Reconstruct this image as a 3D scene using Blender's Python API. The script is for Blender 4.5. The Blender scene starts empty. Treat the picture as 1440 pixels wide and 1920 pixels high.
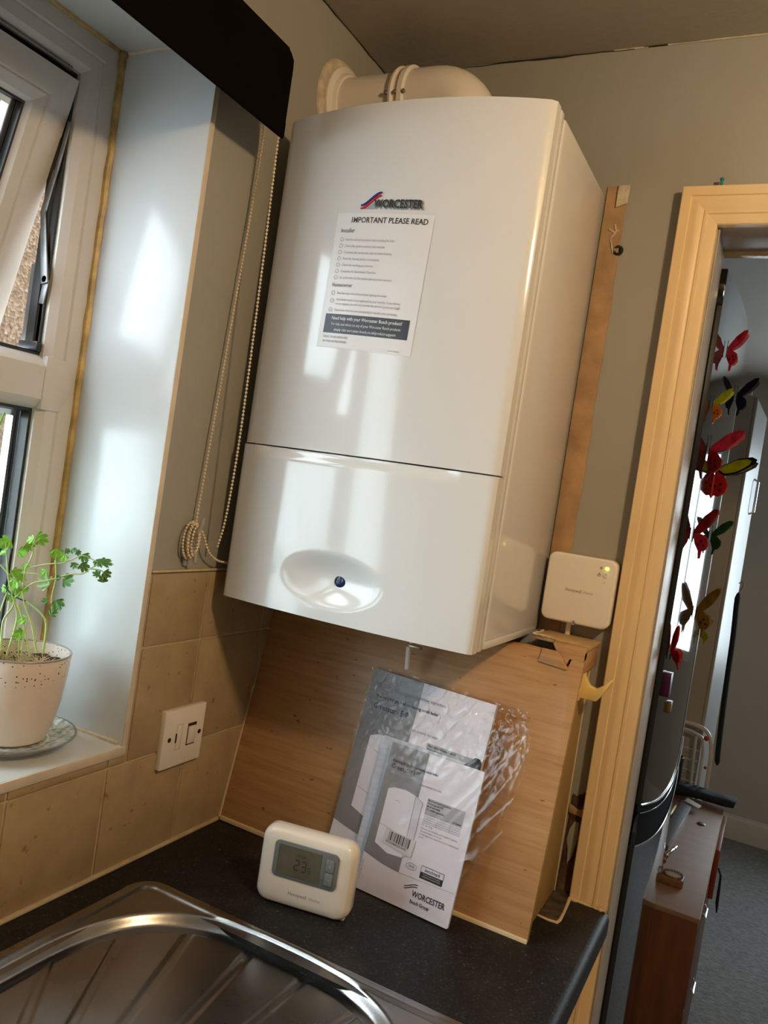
import bpy, bmesh, math, random
from mathutils import Vector, Matrix
random.seed(7)
C = bpy.context.scene.collection
SC = bpy.context.scene
ZW = 0.93                       # height of the worktop above the floor; everything is written with z = 0 at the worktop
PI = math.pi

# ------------------------------------------------------------------ camera
cam = bpy.data.cameras.new('camera'); cam.sensor_fit = 'HORIZONTAL'; cam.sensor_width = 36
cam.lens = 1494.83 / 1440 * 36; cam.clip_start = .02
co = bpy.data.objects.new('camera', cam); C.objects.link(co)
R_ = ((0.8823612793, 0.4463416767, 0.1490559639), (0.1471796127, 0.0390998285, -0.9883366658), (-0.4469639072, 0.8940080038, -0.0311922204))
m = Matrix.Identity(4)
for i in range(3):
    m[i][0] = R_[0][i]; m[i][1] = -R_[1][i]; m[i][2] = -R_[2][i]
m[0][3], m[1][3], m[2][3] = 0.7428, -1.2373, 0.5695 + ZW
co.matrix_world = m
SC.camera = co

# ------------------------------------------------------------------ sky, lamps, exposure
w = bpy.data.worlds.new('sky'); SC.world = w; w.use_nodes = True
bg = w.node_tree.nodes['Background']; bg.inputs[0].default_value = (0.80, 0.90, 1.0, 1); bg.inputs[1].default_value = 4.3
SC.view_settings.view_transform = 'Standard'; SC.view_settings.look = 'None'
SC.view_settings.gamma = 1; SC.view_settings.use_curve_mapping = False
SC.view_settings.exposure = 1.5

def lamp(name, kind, loc, power, color, size, sy=None, rot=None, portal=False):
    l = bpy.data.lights.new(name, kind); l.energy = power; l.color = color
    if kind == 'AREA':
        l.size = size
        if sy: l.shape = 'RECTANGLE'; l.size_y = sy
        if portal: l.cycles.is_portal = True
    else: l.shadow_soft_size = size
    o = bpy.data.objects.new(name, l); C.objects.link(o); o.location = (loc[0], loc[1], loc[2] + ZW)
    if rot: o.rotation_euler = rot
    return o
LAMP = (1.17, -.85, 1.15)
lamp('ceiling_bulb_light', 'POINT', LAMP, 10.0, (1, .70, .40), .05)
lamp('kitchen_window_portal', 'AREA', (-.30, -1.03, .645), 1, (1, 1, 1), .95, 1.22, (0, -PI/2, 0), True).data.shape = 'RECTANGLE'
lamp('far_window_portal', 'AREA', (1.5, 3.29, .475), 1, (1, 1, 1), 1.0, 1.15, (-PI/2, 0, 0), True)

# ------------------------------------------------------------------ materials
MATS = {}
def pm(name, col, rough=.5, metal=0, var=0, vscale=8, bump=0, bscale=60, bdist=.002, coat=0, spec=.5, emit=0, col2=None, stretch=None, trans=0, ior=1.45, alpha=None):
    if name in MATS: return MATS[name]
    mt = bpy.data.materials.new(name); mt.use_nodes = True; nt = mt.node_tree; b = nt.nodes['Principled BSDF']
    b.inputs['Roughness'].default_value = rough; b.inputs['Metallic'].default_value = metal
    b.inputs['Coat Weight'].default_value = coat; b.inputs['Coat Roughness'].default_value = .05
    b.inputs['Specular IOR Level'].default_value = spec; b.inputs['IOR'].default_value = ior
    b.inputs['Transmission Weight'].default_value = trans
    tc = nt.nodes.new('ShaderNodeTexCoord'); mp = nt.nodes.new('ShaderNodeMapping'); nt.links.new(tc.outputs['Object'], mp.inputs[0])
    if stretch: mp.inputs['Scale'].default_value = stretch
    if col2 is None:
        k = 1 - (var if var else .03); col2 = tuple(c * k for c in col)
    n = nt.nodes.new('ShaderNodeTexNoise'); n.inputs['Scale'].default_value = vscale; n.inputs['Detail'].default_value = 4
    nt.links.new(mp.outputs[0], n.inputs['Vector'])
    r = nt.nodes.new('ShaderNodeValToRGB'); r.color_ramp.elements[0].position = .35; r.color_ramp.elements[1].position = .65
    r.color_ramp.elements[0].color = (*col2, 1); r.color_ramp.elements[1].color = (*col, 1)
    nt.links.new(n.outputs['Fac'], r.inputs[0]); nt.links.new(r.outputs[0], b.inputs['Base Color'])
    if bump:
        n2 = nt.nodes.new('ShaderNodeTexNoise'); n2.inputs['Scale'].default_value = bscale; n2.inputs['Detail'].default_value = 3
        nt.links.new(mp.outputs[0], n2.inputs['Vector'])
        bp = nt.nodes.new('ShaderNodeBump'); bp.inputs['Strength'].default_value = bump; bp.inputs['Distance'].default_value = bdist
        nt.links.new(n2.outputs['Fac'], bp.inputs['Height']); nt.links.new(bp.outputs[0], b.inputs['Normal'])
    if emit:
        b.inputs['Emission Color'].default_value = (*col, 1); b.inputs['Emission Strength'].default_value = emit
    MATS[name] = mt
    return mt
def nodes_of(mt): return mt.node_tree, mt.node_tree.nodes['Principled BSDF']
def obj_coord(nt, scale=(1, 1, 1)):
    tc = nt.nodes.new('ShaderNodeTexCoord'); mp = nt.nodes.new('ShaderNodeMapping'); mp.inputs['Scale'].default_value = scale
    nt.links.new(tc.outputs['Object'], mp.inputs[0]); return mp.outputs[0]
def ramp(nt, fac, stops):
    r = nt.nodes.new('ShaderNodeValToRGB'); e = r.color_ramp.elements
    while len(e) < len(stops): e.new(.5)
    for k, (p, c) in enumerate(stops): e[k].position = p; e[k].color = (*c, 1) if len(c) == 3 else c
    nt.links.new(fac, r.inputs[0]); return r.outputs[0]
def tex(nt, kind, vec, **kw):
    n = nt.nodes.new('ShaderNodeTex' + kind); nt.links.new(vec, n.inputs['Vector'])
    for k, v in kw.items(): n.inputs[k.replace('_', ' ')].default_value = v
    return n
def mixc(nt, fac, a, b, mode='MIX'):
    x = nt.nodes.new('ShaderNodeMix'); x.data_type = 'RGBA'; x.blend_type = mode
    for s, v in ((0, fac), (6, a), (7, b)):
        if hasattr(v, 'type') and hasattr(v, 'is_linked'): nt.links.new(v, x.inputs[s])
        elif s == 0: x.inputs[0].default_value = v
        else: x.inputs[s].default_value = (*v, 1)
    return x.outputs[2]
def bump(nt, b, h, s=.5, d=.002):
    bp = nt.nodes.new('ShaderNodeBump'); bp.inputs['Strength'].default_value = s; bp.inputs['Distance'].default_value = d
    nt.links.new(h, bp.inputs['Height']); nt.links.new(bp.outputs[0], b.inputs['Normal'])

M_wall = pm('grey_paint', (.31, .30, .262), .55, var=.07, vscale=3, bump=.25, bscale=45, bdist=.002)
M_ceil = pm('ceiling_paint', (.40, .37, .31), .6, var=.1, vscale=5, bump=.3, bscale=70, bdist=.002)
M_floor = pm('vinyl_floor', (.42, .36, .28), .4, var=.2)
M_gloss = pm('white_gloss_steel', (.64, .635, .625), .13, var=.01, coat=.25)
M_upvc = pm('white_upvc', (.60, .575, .54), .22, var=.03, vscale=20)
M_board = pm('white_gloss_board', (.62, .645, .65), .2, var=.03, vscale=6)
M_edge = pm('cream_board_edge', (.66, .58, .47), .5, var=.12, vscale=30)
M_seal = pm('yellowed_sealant', (.62, .43, .16), .4, var=.45, vscale=40, bump=.4, bscale=80)
M_black = pm('black_rubber', (.012, .012, .013), .35)
M_blackgloss = pm('black_gloss', (.006, .006, .007), .06, coat=.5)
M_blind = pm('black_blind_fabric', (.0035, .0028, .0024), .9, bump=.3, bscale=600, bdist=.0005, var=.2, spec=.05)
M_bead = pm('ivory_bead', (.72, .60, .42), .3)
M_white = pm('white_plastic', (.82, .78, .72), .3)
M_cream = pm('cream_gloss_paint', (.75, .56, .31), .3, var=.05, vscale=14, bump=.3, bscale=35, bdist=.0012)
M_lining = pm('grey_lining_paint', (.42, .37, .31), .45, var=.15, vscale=20, bump=.2)
M_steelarm = pm('grey_metal_stay', (.22, .22, .22), .4, metal=.8, var=.25, vscale=50)
M_lens = pm('dark_blue_lens', (.002, .010, .05), .12, spec=.3)
M_ink = pm('black_ink', (.02, .02, .022), .5)
M_inkgrey = pm('grey_ink', (.30, .29, .30), .6)
M_inkfaint = pm('pale_grey_ink', (.36, .35, .35), .6)
M_paper = pm('label_paper', (.68, .665, .665), .28, var=.01)
M_paperink = pm('dark_panel_ink', (.03, .03, .04), .4)
M_cover = pm('booklet_cover', (.80, .76, .84), .35, var=.02)
M_covergrey = pm('booklet_grey_print', (.25, .24, .255), .35, var=.03)
M_covermid = pm('booklet_pale_print', (.66, .63, .70), .35, var=.02)
M_pale = pm('booklet_light_grey', (.42, .41, .43), .4)
M_page = pm('page_edges', (.62, .66, .76), .6, var=.12, vscale=3, stretch=(1, 60, 60))
M_plas = pm('white_gloss_plastic', (.80, .74, .66), .16, var=.01)
M_grey = pm('grey_bezel', (.16, .175, .18), .35)
M_greyb = pm('grey_button', (.20, .215, .225), .35)
M_lcd = pm('lcd_panel', (.13, .125, .09), .2, var=.2, vscale=30, spec=.35)
M_red = pm('red_plastic', (.5, .015, .015), .3)
M_spur = pm('switch_white', (.78, .73, .66), .3)
M_hook = pm('yellowed_cream_plastic', (.80, .60, .22), .28)
M_teal = pm('teal_plastic', (.01, .22, .28), .25)
M_brass = pm('dull_screw', (.3, .26, .2), .4, metal=.9)
M_hole = pm('dark_hole', (.02, .012, .01), .8)
M_chrome = pm('chrome', (.75, .75, .76), .12, metal=1)
M_darkred = pm('dark_hole_red', (.035, .008, .012), .5)
M_led = pm('green_led', (.75, 1, .08), .3, emit=1.6)
M_flue = pm('flue_white', (.74, .68, .60), .3, var=.04)
M_stem = pm('pale_green_stem', (.38, .50, .16), .5)
M_leafA = pm('bright_leaf', (.20, .50, .035), .45, var=.3, vscale=120)
M_leafB = pm('dark_leaf', (.07, .22, .03), .4, var=.3, vscale=120)
M_leafC = pm('dusty_leaf', (.30, .47, .22), .5, var=.2, vscale=120)
for _m in (M_leafA, M_leafC):
    nt, b = nodes_of(_m); b.inputs['Subsurface Weight'].default_value = 0
M_straw = pm('dry_straw', (.55, .42, .22), .7, var=.3)
M_soil = pm('potting_soil', (.035, .02, .012), .95, bump=1, bscale=250, bdist=.006, col2=(.06, .033, .02), vscale=200)
M_saucer = pm('saucer_glaze', (.72, .74, .70), .12, col2=(.22, .30, .28), vscale=130)
M_walnut = pm('red_brown_wood', (.13, .042, .012), .42, var=.35, vscale=7, stretch=(6, 6, 1))
M_wtop = pm('brown_wood_top', (.24, .135, .075), .5, var=.15, vscale=5, stretch=(1, 7, 1))
M_oldwood = pm('carved_wood', (.22, .11, .04), .5, var=.5, vscale=60)
M_card = pm('dark_card', (.02, .021, .025), .4)
M_navy = pm('dark_cloth', (.006, .010, .016), .8, bump=.4, bscale=90)
M_wardrobe = pm('cream_wardrobe', (.36, .32, .25), .5, var=.06, vscale=3)
M_wardfront = pm('pale_wardrobe_front', (.36, .36, .35), .35, var=.05)
M_farwall = pm('far_room_paint', (.50, .46, .41), .7, var=.05, vscale=3)
M_fargloss = pm('far_skirting', (.60, .56, .50), .35)
M_inner = pm('raw_timber', (.30, .19, .09), .8, var=.4, vscale=20)
M_alu = pm('matt_grey_metal', (.20, .21, .235), .35, metal=.4)
M_shade = pm('lamp_shade_glass', (1, .80, .55), .4, emit=1.2)
M_concrete = pm('yard_concrete', (.35, .34, .32), .9, var=.2)

def mk_worktop():
    mt = pm('speckled_black_laminate', (.02, .02, .02), .5, spec=.3); nt, b = nodes_of(mt); v = obj_coord(nt)
    a = tex(nt, 'Voronoi', v, Scale=520); n = tex(nt, 'Noise', v, Scale=260, Detail=3)
    c1 = ramp(nt, a.outputs['Color'], [(.0, (.005, .0045, .004)), (.72, (.011, .0105, .0105)), (.93, (.04, .04, .04)), (1, (.15, .145, .14))])
    n2 = tex(nt, 'Noise', v, Scale=9, Detail=4)
    dust = ramp(nt, n2.outputs['Fac'], [(.50, (0, 0, 0)), (.85, (.025, .023, .021))])
    nt.links.new(mixc(nt, 1, c1, dust, 'ADD'), b.inputs['Base Color'])
    bump(nt, b, n.outputs['Fac'], .15, .0006); return mt
M_work = mk_worktop()
def mk_tile():
    mt = pm('beige_wall_tile', (.4, .3, .2), .33); nt, b = nodes_of(mt); v = obj_coord(nt)
    n = tex(nt, 'Noise', v, Scale=14, Detail=6, Roughness=.65); n2 = tex(nt, 'Noise', v, Scale=75, Detail=2)
    c = ramp(nt, n.outputs['Fac'], [(.28, (.31, .215, .115)), (.5, (.365, .27, .15)), (.75, (.42, .325, .19))])
    pits = ramp(nt, n2.outputs['Fac'], [(.25, (.62, .52, .42)), (.32, (1, 1, 1))])
    nt.links.new(mixc(nt, 1, c, pits, 'MULTIPLY'), b.inputs['Base Color'])
    bump(nt, b, n.outputs['Fac'], .3, .002); return mt
M_tile = mk_tile()
M_grout = pm('cream_grout', (.52, .42, .27), .8, var=.2, vscale=40)
def mk_ply():
    mt = pm('plywood_panel', (.5, .3, .12), .38); nt, b = nodes_of(mt)
    v = obj_coord(nt, (4, 4, 60)); n = tex(nt, 'Noise', v, Scale=2.2, Detail=6, Roughness=.6, Distortion=.3)
    v2 = obj_coord(nt); n2 = tex(nt, 'Noise', v2, Scale=9, Detail=3); n3 = tex(nt, 'Noise', obj_coord(nt, (16, 16, 40)), Scale=3.3, Detail=2)
    c = ramp(nt, n.outputs['Fac'], [(.3, (.36, .185, .07)), (.5, (.46, .26, .115)), (.72, (.53, .325, .16))])
    mix = mixc(nt, ramp(nt, n2.outputs['Fac'], [(.35, (0, 0, 0)), (.7, (.4, .4, .4))]), c, (.46, .26, .125))
    pits = ramp(nt, n3.outputs['Fac'], [(.24, (.45, .33, .25)), (.29, (1, 1, 1))])
    nt.links.new(mixc(nt, 1, mix, pits, 'MULTIPLY'), b.inputs['Base Color'])
    bump(nt, b, n.outputs['Fac'], .2, .001); return mt
M_ply = mk_ply()
M_plyedge = pm('pale_edge_strip', (.66, .52, .33), .5, var=.1)
M_side = pm('mustard_side_paint', (.42, .27, .09), .4, var=.12, vscale=10)
M_plaster = pm('bare_brown_plaster', (.44, .27, .14), .8, var=.32, vscale=22, bump=.6, bscale=60, bdist=.003)
M_filler = pm('white_filler', (.62, .53, .40), .9, var=.3, vscale=50, bump=.7, bscale=90, bdist=.004)
M_dampwall = pm('crumbling_plaster', (.16, .09, .045), .9, col2=(.045, .02, .01), vscale=30, bump=1, bscale=50, bdist=.006)
def mk_pebble():
    mt = pm('pebbledash', (.5, .4, .3), .9); nt, b = nodes_of(mt); v = obj_coord(nt)
    a = tex(nt, 'Voronoi', v, Scale=95); n = tex(nt, 'Noise', v, Scale=2.5, Detail=2)
    c = ramp(nt, a.outputs['Color'], [(0, (.12, .075, .045)), (.4, (.26, .18, .115)), (.8, (.38, .29, .20)), (1, (.55, .45, .36))])
    nt.links.new(mixc(nt, ramp(nt, n.outputs['Fac'], [(.3, (0, 0, 0)), (.7, (.35, .35, .35))]), c, (.33, .24, .17)), b.inputs['Base Color'])
    bump(nt, b, a.outputs['Distance'], 1, .01); return mt
M_pebble = mk_pebble()
def mk_carpet():
    mt = pm('blue_grey_carpet', (.1, .12, .13), .95); nt, b = nodes_of(mt); v = obj_coord(nt, (1, 3, 1))
    n = tex(nt, 'Noise', v, Scale=55, Detail=5, Roughness=.8)
    nt.links.new(ramp(nt, n.outputs['Fac'], [(.35, (.13, .135, .14)), (.65, (.34, .34, .335))]), b.inputs['Base Color'])
    bump(nt, b, n.outputs['Fac'], .8, .006); return mt
M_carpet = mk_carpet()
def mk_steel():
    mt = pm('brushed_steel', (.5, .5, .5), .24, metal=1); nt, b = nodes_of(mt)
    n = tex(nt, 'Noise', obj_coord(nt, (1, 1, 1)), Scale=6, Detail=5); s = tex(nt, 'Noise', obj_coord(nt, (90, 6, 1)), Scale=4, Detail=2)
    nt.links.new(ramp(nt, n.outputs['Fac'], [(.3, (.33, .32, .31)), (.7, (.44, .43, .42))]), b.inputs['Base Color'])
    nt.links.new(ramp(nt, n.outputs['Fac'], [(.3, (.22, .22, .22)), (.75, (.36, .36, .36))]), b.inputs['Roughness'])
    bump(nt, b, s.outputs['Fac'], .08, .0006); return mt
M_steel = mk_steel()
FAC_LW = []
def facing_fac(nt, lo, amt, pw):
    lw = nt.nodes.new('ShaderNodeLayerWeight'); lw.inputs[0].default_value = .5
    p = nt.nodes.new('ShaderNodeMath'); p.operation = 'POWER'; p.inputs[1].default_value = pw; nt.links.new(lw.outputs['Facing'], p.inputs[0])
    m_ = nt.nodes.new('ShaderNodeMath'); m_.operation = 'MULTIPLY_ADD'; m_.inputs[1].default_value = amt; m_.inputs[2].default_value = lo; nt.links.new(p.outputs[0], m_.inputs[0])
    m_.use_clamp = True; FAC_LW.append(lw)
    return m_
def mk_glass(name='window_glass'):
    mt = bpy.data.materials.new(name); mt.use_nodes = True; nt = mt.node_tree; nt.nodes.remove(nt.nodes['Principled BSDF'])
    out = nt.nodes['Material Output']; tr = nt.nodes.new('ShaderNodeBsdfTransparent'); gl = nt.nodes.new('ShaderNodeBsdfGlossy')
    gl.inputs['Roughness'].default_value = .02; tr.inputs[0].default_value = (.96, .98, .97, 1)
    fr = facing_fac(nt, .04, .9, 4); mx = nt.nodes.new('ShaderNodeMixShader')
    nt.links.new(fr.outputs[0], mx.inputs[0]); nt.links.new(tr.outputs[0], mx.inputs[1]); nt.links.new(gl.outputs[0], mx.inputs[2]); nt.links.new(mx.outputs[0], out.inputs[0])
    return mt
M_glass = mk_glass()
def mk_film():
    mt = bpy.data.materials.new('clear_crinkled_film'); mt.use_nodes = True; nt = mt.node_tree; nt.nodes.remove(nt.nodes['Principled BSDF'])
    out = nt.nodes['Material Output']; tr = nt.nodes.new('ShaderNodeBsdfTransparent'); gl = nt.nodes.new('ShaderNodeBsdfGlossy')
    gl.inputs['Roughness'].default_value = .16; tr.inputs[0].default_value = (.97, .97, .98, 1)
    lw = facing_fac(nt, .035, .9, 2.6); mx = nt.nodes.new('ShaderNodeMixShader')
    v = obj_coord(nt, (1, 1, .55)); n = tex(nt, 'Noise', v, Scale=34, Detail=5, Roughness=.6, Distortion=.8)
    n.noise_type = 'RIDGED_MULTIFRACTAL'
    bp = nt.nodes.new('ShaderNodeBump'); bp.inputs['Strength'].default_value = .5; bp.inputs['Distance'].default_value = .0032
    nt.links.new(n.outputs['Fac'], bp.inputs['Height']); nt.links.new(bp.outputs[0], gl.inputs['Normal']); nt.links.new(bp.outputs[0], FAC_LW[-1].inputs['Normal'])
    nt.links.new(lw.outputs[0], mx.inputs[0]); nt.links.new(tr.outputs[0], mx.inputs[1]); nt.links.new(gl.outputs[0], mx.inputs[2]); nt.links.new(mx.outputs[0], out.inputs[0])
    return mt
M_film = mk_film()
def mk_pot():
    mt = pm('speckled_ceramic', (.7, .6, .5), .25, coat=.3); nt, b = nodes_of(mt); v = obj_coord(nt)
    vo = tex(nt, 'Voronoi', v, Scale=240, Randomness=1); sp = nt.nodes.new('ShaderNodeSeparateXYZ'); nt.links.new(v, sp.inputs[0])
    spots = ramp(nt, vo.outputs['Distance'], [(.20, (1, 1, 1)), (.27, (0, 0, 0))])
    keep = ramp(nt, vo.outputs['Color'], [(.52, (0, 0, 0)), (.55, (1, 1, 1))])
    band = ramp(nt, sp.outputs['Z'], [(.081, (0, 0, 0)), (.084, (1, 1, 1))])
    f = mixc(nt, 1, mixc(nt, 1, spots, keep, 'MULTIPLY'), band, 'MULTIPLY')
    nt.links.new(mixc(nt, f, (.70, .60, .52), (.06, .03, .015)), b.inputs['Base Color']); return mt
M_pot = mk_pot()

# ------------------------------------------------------------------ mesh helpers
class MB:
    def __init__(s): s.bm = bmesh.new()
    def vf(s, vs, fs):
        b = [s.bm.verts.new(v) for v in vs]
        for f in fs:
            try: s.bm.faces.new([b[i] for i in f])
            except ValueError: pass
        return s
    def box(s, x0, x1, y0, y1, z0, z1, mtx=None):
        v = [Vector((x, y, z)) for x in (x0, x1) for y in (y0, y1) for z in (z0, z1)]
        if mtx: v = [mtx @ p for p in v]
        return s.vf(v, [(0, 1, 3, 2), (4, 6, 7, 5), (0, 4, 5, 1), (2, 3, 7, 6), (0, 2, 6, 4), (1, 5, 7, 3)])
    def prism(s, poly, fn, h0, h1):
        n = len(poly); v = [fn(a, b, h0) for a, b in poly] + [fn(a, b, h1) for a, b in poly]
        f = [tuple(range(n - 1, -1, -1)), tuple(range(n, 2 * n))] + [(i, (i + 1) % n, n + (i + 1) % n, n + i) for i in range(n)]
        return s.vf(v, f)
    def tube(s, pts, r, n=8, closed=False, caps=True):
        pts = [Vector(p) for p in pts]; N = len(pts); rs = r if isinstance(r, (list, tuple)) else [r] * N
        vs = []; fs = []; up = None
        for i, p in enumerate(pts):
            a = pts[(i - 1) % N] if (i or closed) else p; b = pts[(i + 1) % N] if (i < N - 1 or closed) else p
            t = (b - a).normalized() if (b - a).length > 1e-9 else Vector((0, 0, 1))
            if up is None: up = t.orthogonal().normalized()
            up = (up - t * up.dot(t))
            up = up.normalized() if up.length > 1e-6 else t.orthogonal().normalized()
            q = t.cross(up)
            for k in range(n):
                an = 2 * PI * k / n; vs.append(p + (up * math.cos(an) + q * math.sin(an)) * rs[i])
        for i in range(N if closed else N - 1):
            j = (i + 1) % N
            for k in range(n): fs.append((i * n + k, i * n + (k + 1) % n, j * n + (k + 1) % n, j * n + k))
        if caps and not closed: fs += [tuple(range(n - 1, -1, -1)), tuple((N - 1) * n + k for k in range(n))]
        return s.vf(vs, fs)
    def lathe(s, prof, org=(0, 0, 0), axis='z', n=32, sy=1, wob=None):
        vs = []; fs = []; P = len(prof)
        for k in range(n):
            a = 2 * PI * k / n
            for r, h in prof:
                rr = r * (wob(a, r, h) if wob else 1); x, y = rr * math.cos(a), rr * math.sin(a) * sy
                q = {'z': (x, y, h), 'x': (h, x, y), 'y': (x, h, y)}[axis]
                vs.append((org[0] + q[0], org[1] + q[1], org[2] + q[2]))
        for k in range(n):
            for i in range(P - 1):
                a, b = k * P + i, ((k + 1) % n) * P + i; fs.append((a, b, b + 1, a + 1))
        s.vf(vs, fs); bmesh.ops.remove_doubles(s.bm, verts=s.bm.verts[:], dist=1e-6); return s
    def grid(s, fn, nu, nv):
        vs = [fn(i / nu, j / nv) for j in range(nv + 1) for i in range(nu + 1)]
        fs = [(j * (nu + 1) + i, j * (nu + 1) + i + 1, (j + 1) * (nu + 1) + i + 1, (j + 1) * (nu + 1) + i) for j in range(nv) for i in range(nu)]
        return s.vf(vs, fs)
    def ball(s, c, r, n=8, sc=(1, 1, 1)):
        return s.lathe([(r * math.sin(PI * i / n) * sc[0], -r * math.cos(PI * i / n) * sc[2]) for i in range(n + 1)], c, 'z', n + 2)
    def build(s, name, mat, parent=None, bev=0, seg=2, smooth=35, kind=None, ang=30, recalc=True):
        bm = s.bm
        if recalc: bmesh.ops.recalc_face_normals(bm, faces=bm.faces[:])
        if bev:
            es = [e for e in bm.edges if len(e.link_faces) == 2 and e.calc_face_angle(0) > math.radians(ang)]
            bmesh.ops.bevel(bm, geom=es, offset=bev, segments=seg, affect='EDGES', profile=.5, clamp_overlap=True)
        me = bpy.data.meshes.new(name); bm.to_mesh(me); bm.free()
        if smooth:
            for p in me.polygons: p.use_smooth = True
            me.set_sharp_from_angle(angle=math.radians(smooth))
        me.materials.append(mat)
        return link(name, me, parent, kind)
BASE = {}
def link(name, me, parent=None, kind=None):
    o = bpy.data.objects.new(name, me); C.objects.link(o)
    if parent is not None:
        b = BASE[parent.name]; me.transform(Matrix.Translation(-b)); o.parent = parent; BASE[o.name] = b
    else:                                                  # single-mesh thing: put its origin at its own base
        xs = [v.co for v in me.vertices]
        b = Vector(((min(v.x for v in xs) + max(v.x for v in xs)) / 2, (min(v.y for v in xs) + max(v.y for v in xs)) / 2, min(v.z for v in xs)))
        me.transform(Matrix.Translation(-b)); o.location = b; BASE[o.name] = b
    if kind: o['kind'] = kind
    return o
def tag(o, label, cat, group=None, kind=None):
    o['label'] = label; o['category'] = cat
    if group: o['group'] = group
    if kind: o['kind'] = kind
    return o
def thing(name, label, cat, loc, group=None, kind=None):
    o = bpy.data.objects.new(name, None); C.objects.link(o); o.location = loc; BASE[o.name] = Vector(loc); o.empty_display_size = .05
    return tag(o, label, cat, group, kind)
def lab(o, t): o['label'] = t; return o
def rrect(x0, x1, y0, y1, r, n=6):
    p = []
    for cx, cy, a0 in ((x1 - r, y1 - r, 0), (x0 + r, y1 - r, PI/2), (x0 + r, y0 + r, PI), (x1 - r, y0 + r, 1.5 * PI)):
        for k in range(n + 1): a = a0 + PI/2 * k / n; p.append((cx + r * math.cos(a), cy + r * math.sin(a)))
    return p
def ell(cx, cy, a, b, n=28): return [(cx + a * math.cos(2 * PI * k / n), cy + b * math.sin(2 * PI * k / n)) for k in range(n)]
def bez(pts, n=6):
    pts = [Vector(p) for p in pts]; out = []
    for i in range(len(pts) - 1):
        p0 = pts[max(i - 1, 0)]; p1 = pts[i]; p2 = pts[i + 1]; p3 = pts[min(i + 2, len(pts) - 1)]
        for k in range(n):
            t = k / n; out.append(.5 * ((2 * p1) + (p2 - p0) * t + (2 * p0 - 5 * p1 + 4 * p2 - p3) * t * t + (3 * p1 - p0 - 3 * p2 + p3) * t ** 3))
    out.append(pts[-1]); return out
def strokes(lines, width, fn, h):
    """flat ribbons along polylines in local (u, v), for drawn lines"""
    mb = MB()
    for L in lines:
        for (a, b), (c, d) in zip(L, L[1:]):
            l = math.hypot(c - a, d - b) or 1; nx, ny = -(d - b) / l * width / 2, (c - a) / l * width / 2
            mb.vf([fn(a + nx, b + ny, h), fn(c + nx, d + ny, h), fn(c - nx, d - ny, h), fn(a - nx, b - ny, h)], [(0, 1, 2, 3)])
    return mb
def text_mb(items, fn, h):
    return TM([text_join([i], fn, h) for i in items])
class TM:
    def __init__(s, l): s.l = l
    def build(s, *a, **k): return [m_.build(*a, **k) for m_ in s.l][0]
def text_join(items, fn, h):
    """items: (string, u, v, size, bold offset, align, shear, width factor); letters laid flat on fn(u, v, h)"""
    mb = MB(); dg = bpy.context.evaluated_depsgraph_get()
    for it in items:
        s, u, v, size, bold, al, sh, wf = (list(it) + [0, 'LEFT', 0, .86])[:8] if len(it) < 8 else it
        cu = bpy.data.curves.new('t', 'FONT'); cu.body = s; cu.size = size; cu.align_x = al; cu.shear = sh; cu.offset = bold * size; cu.resolution_u = 2
        o = bpy.data.objects.new('t', cu); me = bpy.data.meshes.new_from_object(o)
        vs = [fn(u + p.co.x * wf, v + p.co.y, h) for p in me.vertices]
        mb.vf(vs, [tuple(p.vertices) for p in me.polygons])
        bpy.data.objects.remove(o); bpy.data.curves.remove(cu); bpy.data.meshes.remove(me)
    return mb
def mitre(prof, a0, a1, b0, b1, fn, sides='LTRB', open_bottom=False):
    """framing members of a rectangle with mitred ends; prof = [(inset, height)]; returns {side: MB}"""
    def cor(d, k):
        lo = b0 if open_bottom else b0 + d
        return [(a0 + d, lo), (a0 + d, b1 - d), (a1 - d, b1 - d), (a1 - d, lo)][k]
    out = {}
    for sd, (i, j) in {'L': (0, 1), 'T': (1, 2), 'R': (2, 3), 'B': (3, 0)}.items():
        if sd not in sides: continue
        P = len(prof); vs = [fn(*cor(d, i), h) for d, h in prof] + [fn(*cor(d, j), h) for d, h in prof]
        fs = [(k, (k + 1) % P, P + (k + 1) % P, P + k) for k in range(P)] + [tuple(range(P - 1, -1, -1)), tuple(range(P, 2 * P))]
        mb = MB(); mb.vf(vs, fs); out[sd] = mb
    return out

# ------------------------------------------------------------------ room shell
FZ = -ZW; CZ = 1.292
wl = thing('wall_left', 'grey painted wall with beige tiles and deep window opening', 'wall', (0, -1, FZ), kind='structure')
OY0, OY1, OZ0, OZ1 = -1.63, -.429, .175, 1.113
mb = MB(); T = -.212
mb.box(T, 0, OY1 + .0092, .0, FZ, CZ).box(T, 0, -3, OY0 - .0092, FZ, CZ).box(T, 0, OY0 - .0092, OY1 + .0092, FZ, OZ0 - .0125).box(T, 0, OY0 - .0092, OY1 + .0092, OZ1 + .0095, CZ)
mb.build('painted_plaster', M_wall, wl, smooth=0)
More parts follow.
